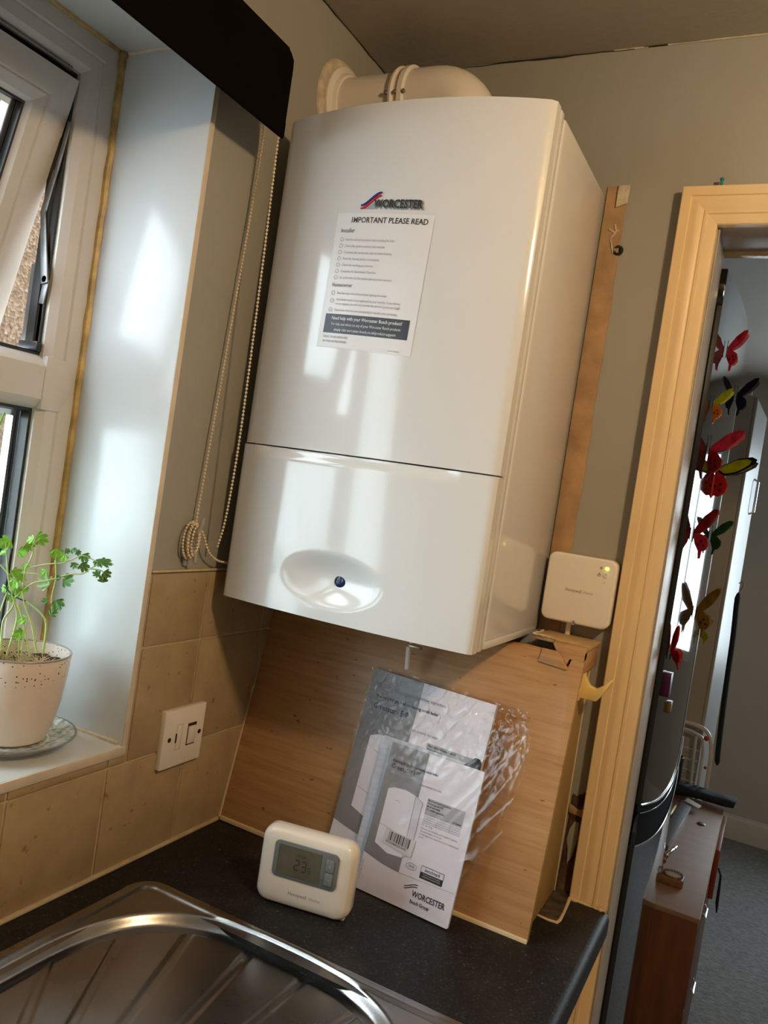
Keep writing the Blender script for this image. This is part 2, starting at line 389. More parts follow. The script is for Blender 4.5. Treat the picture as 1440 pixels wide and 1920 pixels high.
# grout bed, slightly behind the tile faces
mb = MB(); mb.box(0, .0022, OY1 + .012, -.001, 0, .408).box(0, .0022, -2.6, OY1 + .012, 0, .160)
mb.build('grout_bed', M_grout, wl, smooth=0)
def tile(y0, y1, z0, z1):
    g = .0016; j = random.uniform(-.0003, .0003)
    MB().box(.0005, .0042 + j, y0 + g, y1 - g, z0 + g, z1 - g).build('tile', M_tile, wl, bev=.0012, seg=2)
rows = [(0.004, .149), (.149, .3065), (.3065, .409)]
ys = [0.009 - .1531 * k for k in range(18)]
for r, (z0, z1) in enumerate(rows):
    for k in range(17):
        y1, y0 = min(ys[k], -.002), ys[k + 1]
        if r == 0: tile(y0, y1, z0, z1)
        elif r == 1:
            if y0 >= -.36: tile(y0, y1, z0, z1)
            elif k == 2: tile(max(y0, OY1 + .012), y1, z0, z1)
            else:
                if k == 3: pass
                if k >= 2 and y1 <= -.44 and y1 > -2.4: tile(y0, y1, z0, .1625)
        else:
            if y0 >= -.36: tile(y0, y1, z0, z1)
            elif k == 2: tile(OY1 + .012, y1, z0, z1)
MB().box(.0005, .0042, -.4500, OY1 + .0106, .1506, .1625).build('tile', M_tile, wl, bev=.001)
MB().box(0, .006, OY1 + .01, -.001, .409, .4125).build('tile_edge_trim', M_grout, wl, bev=.0012)
MB().box(.0, .0085, -2.6, -.19, 0, .0055).build('worktop_sealant', M_grout, wl, bev=.002)
# broken ring of filler round the flue
FY, FZc = -.125, 1.168
rnd = [.022 * math.sin(k * .47) + .012 * math.sin(k * .94 + 1) + random.uniform(-.004, .004) for k in range(40)]
mb = MB(); mb.lathe([(.058, .0), (.060, .006), (.068, .006), (.074, .003), (.076, -.001)], (0, FY, FZc), 'x', 40, wob=lambda a, r, h: 1 + (rnd[int(a / 2 / PI * 40) % 40] * (1 if r > .065 else .2)))
lab(mb.build('filler_ring', M_filler, wl, smooth=0), 'ragged cream filler around the flue hole')

wb = thing('wall_back', 'grey painted wall behind the boiler with doorway', 'wall', (1.2, .05, FZ), kind='structure')
DX0, DX1, DZ = .594, 1.356, 1.013
mb = MB(); mb.box(-.28, DX0 - .02, 0, .11, FZ, CZ).box(DX1 + .02, 2.75, 0, .11, FZ, CZ).box(DX0 - .02, DX1 + .02, 0, .11, DZ + .02, CZ)
mb.build('painted_plaster', M_wall, wb, smooth=0)
# bare strip of plaster, ragged right edge
pts = [(.424, .37)]; z = .37
L = [(.424, .383), (.424, 1.079), (.457, 1.079)]
z = 1.06
while z > .40: L.append((.4565 + random.uniform(-.0017, .0013), z)); z -= random.uniform(.012, .03)
L.append((.457, .383))
mb = MB(); mb.prism(L, lambda a, b, h: (a, h, b), -.0022, .001)
lab(mb.build('bare_plaster_strip', M_plaster, wb, smooth=0), 'ragged strip of unpainted brown plaster')
mb = MB(); mb.prism([(.441, 1.045), (.4405, 1.0795), (.4585, 1.0795), (.4578, 1.052), (.448, 1.048)], lambda a, b, h: (a, h, b), -.006, -.0018)
lab(mb.build('filler_patch', M_filler, wb, bev=.0015), 'pale filler lump at the top of the bare strip')
mb = MB(); L = [(.462, .41), (.470, .415), (.474, .43), (.470, .447)]
mb.tube([(.444 + .004 * math.sin(t * 2.1), -.003, 1.02 - .011 * t) for t in range(5)], .0012, 6); mb.tube([(.436, -.003, 1.013), (.444, -.003, 1.008), (.452, -.003, 1.011)], .0012, 6)
mb.build('plaster_scratch', M_filler, wb)
# damp, crumbling plaster beside the boxing
rag = lambda a, b: random.uniform(a, b)
L = [(.515, 0.0)] + [(.5385, 0.0)] + [(.5385, .147)] + [(.5385 - .003 * k, .150 + rag(-.004, .006)) for k in range(1, 8)]
MB().prism(L, lambda a, b, h: (a, h, b), -.003, .001).build('crumbled_plaster', M_dampwall, wb, smooth=0)
L = [(.524, .042), (.530, .056), (.5345, .085), (.533, .108), (.526, .110), (.520, .096), (.518, .080), (.522, .064)]
lab(MB().prism(L, lambda a, b, h: (a, h, b), -.0055, -.002).build('paint_flake', M_wall, wb, bev=.0008), 'loose flake of grey paint')
MB().prism([(.514, .120), (.5385, .118), (.5385, .132), (.528, .128), (.514, .134)], lambda a, b, h: (a, h, b), -.0045, -.002).build('plaster_ledge', M_plaster, wb, bev=.001)

mb = MB(); mb.box(-.28, 2.75, -3, .11, CZ, CZ + .1); tag(mb.build('ceiling', M_ceil, smooth=0, kind='structure'), 'grey textured kitchen ceiling above the boiler', 'ceiling')
mb = MB(); mb.box(-.28, 2.75, -3, .11, FZ - .1, FZ); tag(mb.build('floor', M_floor, smooth=0, kind='structure'), 'brown vinyl kitchen floor below the worktop', 'floor')
mb = MB(); mb.box(2.65, 2.75, -3, 0, FZ, CZ); tag(mb.build('wall_right', pm('pale_bounce_wall', (.66, .62, .55), .5), smooth=0, kind='structure'), 'unseen kitchen wall opposite the window, made pale to bounce light', 'wall')  # unseen wall, coloured paler than the kitchen paint for more bounce light
mb = MB(); mb.box(-.28, 2.75, -3.1, -3, FZ, CZ); tag(mb.build('wall_front', pm('pale_bounce_wall', (.66, .62, .55), .5), smooth=0, kind='structure'), 'unseen kitchen wall behind the viewer, made pale to bounce light', 'wall')  # same lightened colour, bouncing light from behind the camera
# crack of filler along the ceiling joint
mb = MB(); x = .02; P = []
while x < .50: P.append((x, -.001, CZ - .0015 + random.uniform(-.001, .0008))); x += .02
mb.tube(P, [random.uniform(.0004, .0013) for _ in P], 5)
P = [(.0015, -.005 - .02 * k, CZ - .001 + random.uniform(-.001, .001)) for k in range(12)]; mb.tube(P, [random.uniform(.0004, .001) for _ in P], 5)
tag(mb.build('trim_1', M_hole, kind='structure'), 'thin dark crack along the ceiling edge', 'crack')
P = [(x, -.001, CZ - .001) for x in [.40 + .02 * k for k in range(14)]]
tag(MB().tube(P, [random.uniform(.0006, .0014) for _ in P], 5).build('trim_2', M_filler, kind='structure'), 'pale filler line along the ceiling edge above the doorway', 'filler')

# ------------------------------------------------------------------ window
rv = thing('trim_3', 'white glossy board lining of the window reveal', 'lining', (-.08, -1, OZ0), kind='structure')
FX = -.17
lab(MB().box(FX, .003, OY1, OY1 + .009, OZ0, OZ1).build('side_board', M_board, rv, bev=.001), 'tall white glossy side board')
MB().box(.0025, .0045, OY1 - .0003, OY1 + .0092, OZ0 - .012, OZ1).build('board_edge', M_edge, rv, bev=.0008)
MB().box(FX, .003, OY0 - .009, OY0, OZ0, OZ1).build('side_board', M_board, rv, bev=.001)
MB().box(FX, .003, OY0 - .009, OY1 + .009, OZ1, OZ1 + .009).build('head_board', M_board, rv, bev=.001)
lab(MB().box(FX, .004, OY0 - .009, OY1 + .002, OZ0 - .012, OZ0).build('sill_board', M_board, rv, bev=.0015), 'white window sill board')
MB().box(.0035, .0060, OY0 - .009, OY1 + .006, OZ0 - .0135, OZ0 - .0005).build('board_edge', M_edge, rv, bev=.001)
def ragline(p0, p1, n, r0, r1, fl=1):
    P = []; 
    for k in range(n + 1):
        t = k / n; P.append([p0[i] + (p1[i] - p0[i]) * t + random.uniform(-.0006, .0006) for i in range(3)])
    return MB().tube(P, [random.uniform(r0, r1) for _ in P], 7)
ragline((FX + .002, OY1, OZ0), (FX + .002, OY1, OZ1), 40, .0050, .0066).build('sealant_bead', M_seal, rv)
ragline((FX + .001, OY1, OZ1 + .000), (FX + .001, -1.2, OZ1 + .000), 30, .0035, .0045).build('sealant_bead', M_seal, rv)
ragline((FX, OY1 + .001, OZ1), (0.0, OY1 + .001, OZ1), 10, .0030, .0038).build('sealant_bead', M_edge, rv)
ragline((FX, OY1, OZ0 + .001), (-.003, OY1, OZ0 + .001), 12, .0025, .005).build('sealant_bead', M_filler, rv)
mb = MB(); mb.ball((FX + .002, OY1 - .001, OZ1 - .002), .0085, 8); mb.ball((FX + .001, OY1 - .001, OZ1 - .016), .0072, 8, (1, 1, 1.8))
mb.build('sealant_lump', M_seal, rv)

win = thing('window_1', 'white plastic framed window, top pane pushed open', 'window', (FX, -1, OZ0), kind='structure')
fw = lambda a, b, h: (FX + h, a, b)
prof = [(0, 0), (.026, 0), (.0285, -.0022), (.031, -.0012), (.046, -.003), (.056, -.011), (.057, -.016), (.057, -.040), (0, -.040)]
for sd, mbx in mitre(prof, OY0, OY1, OZ0, OZ1, fw).items(): mbx.build('frame_rail', M_upvc, win, smooth=25)
# mullions and transom
def bar(y0, y1, z0, z1, nm='frame_rail'):
    w2 = (min(y1 - y0, z1 - z0)) / 2
    if y1 - y0 < z1 - z0: P = [(y0, -.016), (y0 + .004, -.009), (y0 + .014, -.001), (y1 - .014, -.001), (y1 - .004, -.009), (y1, -.016), (y1, -.04), (y0, -.04)]; MB().prism(P, lambda a, h, b: (FX + h, a, b), z0, z1).build(nm, M_upvc, win, smooth=25)
    else: P = [(z0, -.016), (z0 + .004, -.009), (z0 + .014, -.001), (z1 - .014, -.001), (z1 - .004, -.009), (z1, -.016), (z1, -.04), (z0, -.04)]; MB().prism(P, lambda b, h, a: (FX + h, a, b), y0, y1).build(nm, M_upvc, win, smooth=25)
bar(-1.065, -.995, OZ0 + .05, OZ1 - .05); bar(-.995, OY1 - .05, .604, .676)
# triangular mitred end of the transom against the jamb
MB().prism([(-.456, .604), (-.431, .644), (-.456, .676), (-.486, .676), (-.486, .604)], lambda a, b, h: (FX + h, a, b), -.01, .0006).build('transom_end', M_upvc, win, bev=.0008)
# fixed panes (lower right bay, left bay)
def pane(y0, y1, z0, z1, x=FX - .03):
    for mbx in mitre([(0, .014), (.004, .014), (.006, 0), (0, 0)], y0, y1, z0, z1, lambda a, b, h: (x + h, a, b)).values(): mbx.build('gasket', M_black, win, smooth=0)
    for mbx in mitre([(.004, -.004), (.014, -.004), (.014, -.018), (.004, -.018)], y0, y1, z0, z1, lambda a, b, h: (x + h, a, b)).values(): mbx.build('spacer_bar', M_chrome, win, smooth=0)
    MB().box(x - .002, x + .001, y0, y1, z0, z1).build('glass', M_glass, win, smooth=0)
    MB().box(x - .024, x - .021, y0, y1, z0, z1).build('glass', M_glass, win, smooth=0)
pane(-.995, OY1 - .057, OZ0 + .057, .604); pane(OY0 + .057, -1.065, OZ0 + .057, OZ1 - .057)
# black inner seal of the open bay
for sd, mbx in mitre([(0, -.016), (.0035, -.016), (.0035, -.024), (.006, -.026), (.006, -.041), (0, -.041)], -.995, OY1 - .057, .676, OZ1 - .057, fw).items(): mbx.build('weather_seal', M_black, win, smooth=0)
# top-hung sash swung out at the bottom
TH = math.radians(15.5); HZ = 1.044; HX = FX - .004
def sx(a, b, h):       # a = y, b = distance down from the hinge (negative), h = outwards towards the room
    return (HX + b * math.sin(TH) + h * math.cos(TH), a, HZ + b * math.cos(TH) - h * math.sin(TH))
sprof = [(0, -.045), (0, -.012), (.001, -.001), (.004, 0), (.034, 0), (.0362, -.002), (.0385, -.0008), (.052, -.004), (.060, -.012), (.060, -.045)]
SY0, SY1, SB0 = -.985, -.4895, -.372
parts = mitre(sprof, SY0, SY1, SB0, 0, sx)
sash = parts['R'].build('sash', M_upvc, win, smooth=25)
for sd in 'LTB': parts[sd].build('sash_rail', M_upvc, sash, smooth=25)
for mbx in mitre([(.0585, -.010), (.0615, -.010), (.0615, -.02), (.0585, -.02)], SY0, SY1, SB0, 0, sx).values(): mbx.build('gasket', M_black, sash, smooth=0)
for mbx in mitre([(.0605, -.022), (.071, -.022), (.071, -.038), (.0605, -.038)], SY0, SY1, SB0, 0, sx).values(): mbx.build('spacer_bar', M_chrome, sash, smooth=0)
mb = MB(); mb.vf([sx(SY0 + .06, SB0 + .06, -.02), sx(SY1 - .06, SB0 + .06, -.02), sx(SY1 - .06, -.06, -.02), sx(SY0 + .06, -.06, -.02)], [(0, 1, 2, 3)]).build('glass', M_glass, sash, smooth=0)
MB().vf([sx(SY0 + .06, SB0 + .06, -.04), sx(SY1 - .06, SB0 + .06, -.04), sx(SY1 - .06, -.06, -.04), sx(SY0 + .06, -.06, -.04)], [(0, 1, 2, 3)]).build('glass', M_glass, sash, smooth=0)
for (d0, d1, hh) in ((.0, .003, -.047), ):
    for mbx in mitre([(0, -.046), (.006, -.046), (.006, -.053), (0, -.053)], SY0, SY1, SB0, 0, sx).values(): mbx.build('weather_seal', M_black, sash, smooth=0)
# dark rod along the head
MB().tube([(FX - .010, -.90, 1.0545), (FX - .010, -.502, 1.0545)], .0035, 8).build('head_rod', M_steelarm, win)
# friction stay: track on the jamb and two hinged arms
MB().box(FX - .052, FX - .018, -.4895, -.487, .680, .800).build('stay_track', M_steelarm, win, bev=.0006)
MB().box(FX - .040, FX - .034, -.4915, -.4895, .690, .798).build('stay_track_slot', M_black, win, smooth=0)
MB().box(FX - .050, FX - .012, -.4955, -.487, .680, .694).build('stay_end_block', M_black, win, bev=.0015)
def armq(p, q, wd, y0, y1, nm):
    dx, dz = q[0] - p[0], q[1] - p[1]; l = math.hypot(dx, dz); nx, nz = -dz / l * wd, dx / l * wd
    MB().prism([(p[0] + nx, p[1] + nz), (q[0] + nx * .8, q[1] + nz * .8), (q[0] - nx * .8, q[1] - nz * .8), (p[0] - nx, p[1] - nz)], lambda a, b, h: (a, h, b), y0, y1).build(nm, M_steelarm, win, bev=.001)
armq((-.186, .772), (-.208, .872), .0065, -.4945, -.4915, 'stay_arm'); armq((-.208, .868), (-.1955, .925), .006, -.4935, -.4905, 'stay_arm'); armq((-.186, .778), (-.190, .745), .006, -.492, -.4895, 'stay_arm')
MB().lathe([(0, 0), (.0045, 0), (.0045, .0015), (0, .0022)], (-.187, -.4945, .778), 'y', 14).build('rivet', M_chrome, win)
armq((-.1955, .92), (-.182, .99), .004, -.4925, -.4900, 'stay_arm')

# outside: neighbouring house and yard
nb = thing('neighbouring_house', 'pebbledashed house wall seen through the window', 'building', (-1.9, 1.6, FZ - .3))
MB().box(-2.2, -1.8, .0, 3.2, .27, 3.6).build('rendered_wall', M_pebble, nb, smooth=0)
MB().box(-2.2, -1.77, .0, 3.2, FZ - .3, .19).build('plinth', pm('brown_plinth', (.22, .13, .10), .9, var=.3, vscale=20), nb, smooth=0)
MB().box(-2.2, -1.78, .0, 3.2, .19, .27).build('plinth_band', pm('grey_band', (.28, .28, .30), .8, var=.2), nb, smooth=0)
tag(MB().box(-.212, -.102, -7, 5, CZ + .21, 5.2).box(-.212, -.102, .12, 5, FZ, CZ + .21).box(-.212, -.102, -7, -3.1, FZ, CZ + .21).build('wall_outer_sky_block', M_pebble, smooth=0, kind='structure'), 'unseen pebbledashed outer house wall, added to block sky light', 'wall')  # unseen wall, added to keep sky light off the neighbouring house
mb = MB(); mb.box(-6, -.28, -6, 5, FZ - .4, FZ - .3); tag(mb.build('yard_ground', M_concrete, smooth=0, kind='structure'), 'concrete yard outside the window', 'ground')

# ------------------------------------------------------------------ roller blind
bl = thing('roller_blind', 'black roller blind rolled up above the window', 'blind', (.04, -1, 1.01))
BY0, BY1 = -1.72, -.357
MB().lathe([(0, 0), (.031, 0), (.031, BY1 - BY0), (0, BY1 - BY0)], (.036, BY0, 1.112), 'y', 36).build('fabric_roll', M_blind, bl)
P = [(.0665, 1.112), (.068, 1.120), (.0665, 1.128), (.062, 1.135), (.060, 1.132)]
def fab(u, v):
    y = BY0 + (BY1 - BY0) * u; s = v * .125
    if s < .02: a = PI / 2 * (1 - s / .02); return (.036 + .0325 * math.cos(a), y, 1.112 + .0325 * math.sin(a))
    return (.0685 + .0006 * math.sin(9 * u), y, 1.112 - (s - .02) * .905)
mb = MB(); mb.grid(fab, 30, 14); lab(mb.build('hanging_fabric', M_blind, bl, recalc=False), 'short hanging edge of black fabric')
MB().prism(rrect(.0635, .0695, 1.013, 1.036, .0028, 4), lambda a, b, h: (a, h, b), BY0, BY1).build('bottom_bar', M_blind, bl, smooth=40)
MB().box(0, .05, BY1 + .0005, BY1 + .003, 1.085, 1.14).build('bracket', M_white, bl, bev=.001)
MB().lathe([(0, 0), (.016, 0), (.018, .003), (.018, .009), (.014, .011), (0, .011)], (.036, BY1 + .002, 1.112), 'y', 24).build('chain_wheel', M_white, bl)
def beads(path, r, gap, parent, name):
    path = [Vector(p) for p in path]; mb = MB(); acc = 0; prev = path[0]; pts = [prev.copy()]
    for p in path[1:]:
        d = (p - prev).length
        while acc + d >= gap:
            prev = prev.lerp(p, (gap - acc) / d); d = (p - prev).length; acc = 0; pts.append(prev.copy())
        acc += d; prev = p
    me = None
    for q in pts:
        bmesh.ops.create_icosphere(mb.bm, subdivisions=2, radius=r, matrix=Matrix.Translation(q))
    mb.tube(pts, .0005, 5)
    o = mb.build(name, M_bead, parent, recalc=False); return o
# chain: front strand past the boiler, back strand wound on the cleat, slack between
fs = bez([(.052, BY1 + .009, 1.112), (.0535, BY1 + .009, 1.06), (.0545, BY1 + .008, 1.0), (.055, -.3445, .85), (.053, -.337, .62), (.044, -.330, .50), (.030, -.322, .449)], 14)
lab(beads(fs, .0019, .0052, bl, 'bead_chain'), 'front strand of ivory bead chain')
bs = bez([(.020, BY1 + .009, 1.112), (.016, BY1 + .012, 1.05), (.0105, -.327, 1.02), (.010, -.338, .75), (.010, -.351, .50), (.012, -.3525, .482)], 14)
lab(beads(bs, .0019, .0052, bl, 'bead_chain'), 'back strand of ivory bead chain')
MB().box(.0515, .0575, BY1 + .0055, BY1 + .0115, 1.080, 1.098).build('chain_joiner', M_bead, bl, bev=.0015)
mbc = []
for k, (ry, rz, dx) in enumerate([(.0145, .026, .011), (.0105, .023, .014), (.0125, .0245, .017), (.008, .021, .019)]):
    mbc += [(dx, -.360 + ry * math.sin(t) + .003 * k * (1 if t > PI else 0) / 4, .4555 + rz * math.cos(t)) for t in [2 * PI * i / 40 for i in range(40)]]
lab(beads(mbc, .0019, .0046, bl, 'bead_chain'), 'ivory bead chain wound around the cleat')
sl = bez([(.017, -.351, .476), (.018, -.340, .462), (.019, -.326, .440), (.020, -.306, .428), (.022, -.285, .424), (.028, -.27, .424)], 12)
lab(beads(sl, .0019, .0052, bl, 'bead_chain'), 'slack loop of ivory bead chain')
cl = thing('chain_cleat', 'grey plastic cleat on the wall holding the wound chain', 'cleat', (0, -.355, .42))
MB().prism([(-.3585, .418), (-.3525, .418), (-.3535, .450), (-.3555, .466), (-.3590, .466), (-.3600, .450)], lambda a, b, h: (h, a, b), .0005, .006).build('back_plate', pm('grey_painted_plastic', (.36, .35, .32), .4), cl, bev=.001)
MB().tube(bez([(.006, -.356, .462), (.018, -.3555, .468), (.0225, -.353, .480), (.0225, -.3515, .489)], 5), [.0028] * 15 + [.0012], 8).build('upper_horn', pm('grey_painted_plastic', (.36, .35, .32), .4), cl)
MB().tube(bez([(.006, -.357, .446), (.018, -.3575, .440), (.0225, -.3575, .432), (.022, -.357, .424)], 5), [.0028] * 15 + [.0012], 8).build('lower_horn', pm('grey_painted_plastic', (.36, .35, .32), .4), cl)

# ------------------------------------------------------------------ boiler
BX0, BX1, BF, BZ0, BZ1, BS = .032, .422, -.296, .379, 1.066, .603
bo = thing('boiler', 'tall white glossy gas boiler with curved front', 'boiler', (.227, -.15, BZ0))
XC, HW = (BX0 + BX1) / 2, (BX1 - BX0) / 2
DCX, DCZ = .213, .4345
def front(x, z, dimple=True):
    t = (x - XC) / HW; b = .013 + .019 * (z - BZ0) / (BZ1 - BZ0)
    y = BF - b * (1 - abs(t) ** 2.2)
    e = max(0, (abs(t) * HW - (HW - .010)) / .010); y += .004 * (1 - math.sqrt(max(0, 1 - e * e)))
    if dimple and z < BS:
        r2 = ((x - DCX) / .084) ** 2 + ((z - DCZ) / .040) ** 2; r = math.sqrt(r2)
        if r < 1: y += .0135 * (1 - r * r) ** 1.7
    return y
def shell(z0, z1, name, nx, nz, off=0, lip=False, parent=None):
    vs = []; fs = []
    for j in range(nz + 1):
        z = z0 + (z1 - z0) * j / nz
        for i in range(nx + 1):
            x = BX0 + (BX1 - BX0) * i / nx; y = front(x, z) + off
            if lip:
                d = z1 - z
                if d < .016 and .03 < (x - BX0) < (BX1 - BX0) - .045:
                    y += .0045 * math.sin(PI * min(1, max(0, 1 - d / .016)) / 2) ** 2 * min(1, (x - BX0 - .03) / .02, (BX1 - BX0 - .045 - (x - BX0)) / .02)
            vs.append((x, y, z))
    W = nx + 1
    for j in range(nz):
        for i in range(nx): fs.append((j * W + i, j * W + i + 1, (j + 1) * W + i + 1, (j + 1) * W + i))
    n0 = len(vs)
    for j in range(nz + 1):
        for i in range(nx + 1):
            x = BX0 + (BX1 - BX0) * i / nx; vs.append((x, -.278, z0 + (z1 - z0) * j / nz)) if (j in (0, nz) or i in (0, nx)) else None
    idx = {}; c = n0
    for j in range(nz + 1):
        for i in range(nx + 1):
            if j in (0, nz) or i in (0, nx): idx[(i, j)] = c; c += 1
    for i in range(nx):
        fs.append((i, idx[(i, 0)], idx[(i + 1, 0)], i + 1)); fs.append((nz * W + i, nz * W + i + 1, idx[(i + 1, nz)], idx[(i, nz)]))
    for j in range(nz):
        fs.append((j * W, (j + 1) * W, idx[(0, j + 1)], idx[(0, j)])); fs.append((j * W + nx, idx[(nx, j)], idx[(nx, j + 1)], (j + 1) * W + nx))
    mb = MB(); mb.vf(vs, fs)
    return mb.build(name, M_gloss, parent, smooth=28)
shell(BS + .0012, BZ1, 'upper_door', 64, 40, 0, False, bo)
flap = shell(BZ0, BS - .0008, 'lower_flap', 150, 110, -.003, True, bo)
lab(flap, 'lower flap with an oval dimple')
# casing
mb = MB(); mb.box(BX0 + .004, BX1 + .001, -.2765, -.262, BZ0 + .001, BZ1 - .0015); mb.build('casing_band', M_gloss, bo, bev=.0012)
mb = MB(); mb.prism(rrect(-.2615, -.009, BZ0 + .003, BZ1 - .002, .012, 5), lambda a, b, h: (h, a, b), BX0 + .003, BX1 + .0015); mb.build('casing', M_gloss, bo, bev=.005, seg=3)
MB().box(BX0 + .02, BX1 + .0025, -.258, -.03, BZ0 + .002, BZ0 + .0125).build('bottom_lip', M_gloss, bo, bev=.002)
# blue indicator
yb = front(.2265, .4345) - .003
MB().lathe([(0, -.0022), (.006, -.0020), (.0095, -.0012), (.0108, 0), (.0108, .004), (0, .004)], (.2265, yb + .001, .4345), 'y', 28).build('indicator_lens', M_lens, bo)
MB().lathe([(.0108, -.0012), (.0122, -.0012), (.0122, .003), (.0108, .003)], (.2265, yb + .001, .4345), 'y', 28).build('indicator_ring', M_gloss, bo)
# drain pipe below
mb = MB(); mb.tube([(.276, -.15, .381), (.276, -.15, .345)], .0022, 8); mb.build('drain_stub', M_white, bo)
MB().tube([(.2735, -.15, .3395), (.2765, -.15, .306)], .0040, 10).build('drain_tube', M_white, bo)
MB().box(.274, .294, -.153, -.147, .3385, .3435).build('drain_elbow', M_brass, bo, bev=.001)
MB().lathe([(0, 0), (.009, 0), (.009, .012), (0, .012)], (.258, -.16, .369), 'z', 16).build('pipe_union', M_white, bo)
# warning label stuck on the door; (u, v) in metres from its lower left, turned a little
LX, LZ, LA = .1425, .7455, math.radians(-2.4)
def lb(u, v, h):
    x = LX + u * math.cos(LA) - v * math.sin(LA); z = LZ + u * math.sin(LA) + v * math.cos(LA); return (x, front(x, z) - h, z)
LW, LH = .1445, .179
mb = MB(); mb.grid(lambda u, v: lb(u * LW, v * LH, .0005), 24, 24)
lbl = lab(mb.build('instruction_label', M_paper, bo, recalc=False), 'white paper notice stuck on the door')
text_mb([('I', .0235, .1665, .0104, .010, 'LEFT', 0, .92), ('MPORTANT PLEASE READ', .0264, .1665, .0104, .010, 'LEFT', 0, .92)], lb, .0009).build('heading_text', M_ink, lbl, smooth=0, recalc=False)
text_mb([('Installer', .0095, .1535, .0078, .02, 'LEFT', 0, .88), ('Homeowner', .0095, .0815, .0072, .018, 'LEFT', 0, .88)], lb, .0009).build('subheading_text', M_inkgrey, lbl, smooth=0, recalc=False)
li = ['Read the technical instructions before installing the boiler', 'Check the system pressure and controls', 'Complete the condensate pipe to avoid freezing', 'Flush the heating system connections', 'Check the working gas pressure', 'Complete the Benchmark Checklist', 'Set up the boiler and demonstrate safe and correct operation']
it = [(s, .020, .1425 - .0084 * k, .0047, .0, 'LEFT', 0, .80 if len(s) < 50 else .68) for k, s in enumerate(li)]
it += [(s, .020, z, .0047, 0, 'LEFT', 0, .78) for s, z in [('Read the user instructions before lighting the boiler', .0715), ('Your boiler needs to be registered by your installer. If you choose', .0630), ('not to register, you will only receive the standard guarantee length', .0575), ('Your boiler must be serviced annually to validate your guarantee', .0490)]]
text_mb(it, lb, .0009).build('body_text', M_inkfaint, lbl, smooth=0, recalc=False)
mb = MB()
for z in [.1440 - .0084 * k for k in range(7)] + [.0730, .0625, .0505]:
    c = ell(.0135, z, .0028, .0028, 14)
    for a, b in zip(c, c[1:] + c[:1]):
        k = .80; mb.vf([lb(*a, .0009), lb(*b, .0009), lb(.0135 + (b[0] - .0135) * k, z + (b[1] - z) * k, .0009), lb(.0135 + (a[0] - .0135) * k, z + (a[1] - z) * k, .0009)], [(0, 1, 2, 3)])
mb.build('bullet_icons', M_inkfaint, lbl, smooth=0, recalc=False)
mb = MB(); mb.grid(lambda u, v: lb(.0075 + u * .1285, .0195 + v * .0255, .0008), 20, 2); mb.build('dark_banner', M_paperink, lbl, recalc=False)
text_mb([('Need help with your Worcester Bosch product?', .072, .0375, .0062, .012, 'CENTER', 0, .88), ('For help and advice on any of your Worcester Bosch products', .072, .0300, .0052, 0, 'CENTER', 0, .80), ('simply visit worcester-bosch.co.uk/product-support', .072, .0225, .0054, .004, 'CENTER', 0, .84)], lb, .0012).build('banner_text', M_paper, lbl, smooth=0, recalc=False)
text_mb([('ONLY TO BE REMOVED', .0090, .0130, .0042, 0, 'LEFT', 0, .9), ('BY THE HOMEOWNER', .0090, .0070, .0042, 0, 'LEFT', 0, .9), ('8 716 106 830', .1120, .0025, .0030, 0, 'LEFT', 0, .9)], lb, .0009).build('footer_text', M_inkgrey, lbl, smooth=0, recalc=False)
# raised badge
KX, KZ, KA = .1855, .9275, math.radians(-2.0)
def lg(u, v, h):
    x = KX + u * math.cos(KA) - v * math.sin(KA); z = KZ + u * math.sin(KA) + v * math.cos(KA); return (x, front(x, z) - h, z)
def swoosh(off, wd):
    up = []; lo = []
    for k in range(15):
        t = k / 14; u = .0 + t * .029; v = .003 + .0165 * (3 * t * t - 2 * t ** 3) + off; wv = wd * (.55 + .45 * math.sin(PI * t)); up.append((u, v + wv)); lo.append((u, v - wv))
    return up + lo[::-1]
mb = text_join([('WORCESTER', .0212, .0012, .0150, .05, 'LEFT', .0, .80)], lg, .0006); mb.prism([(.004, .0005), (.024, .0005), (.0235, .004), (.022, .010)], lg, 0, .0006)
bdg = lab(mb.build('brand_badge', pm('silver_badge', (.55, .56, .58), .25, metal=.6), bo, smooth=0), 'chrome badge with wave emblem and lettering')
MB().prism(swoosh(.0022, .0016), lg, .0006, .0022).build('blue_wave', pm('blue_enamel', (.02, .03, .22), .3), bdg, smooth=0)
MB().prism(swoosh(-.0018, .0016), lg, .0006, .0022).build('red_wave', pm('red_enamel', (.45, .02, .03), .3), bdg, smooth=0)
text_mb([('WORCESTER', .0200, .0022, .0150, .024, 'LEFT', .0, .80)], lg, .0022).build('badge_lettering', M_ink, bdg, smooth=0, recalc=False)

# ------------------------------------------------------------------ flue
fl = thing('flue_pipe', 'white boiler flue elbow running into the wall', 'flue', (.14, FY, BZ1 - .01))
R0 = .050
P = [(-.02, FY, FZc), (.10, FY, FZc)]
MB().tube([(-.02, FY, FZc), (.115, FY, FZc)], R0 - .003, 36).build('flue_duct', M_flue, fl)
MB().lathe([(R0 - .003, 0), (R0 + .013, 0), (R0 + .013, .004), (R0 + .004, .008), (R0 + .001, .014), (R0 - .003, .014)], (.0065, FY, FZc), 'x', 40).build('wall_flange', M_flue, fl)
EX, EC = .227, .052
pts = [(.125, FY, FZc), (EX - EC, FY, FZc)] + [(EX - EC + EC * math.sin(a), FY, FZc - EC + EC * math.cos(a)) for a in [PI / 2 * k / 10 for k in range(1, 11)]] + [(EX, FY, BZ1 - .004)]
MB().tube(pts, R0, 36).build('elbow', M_flue, fl)
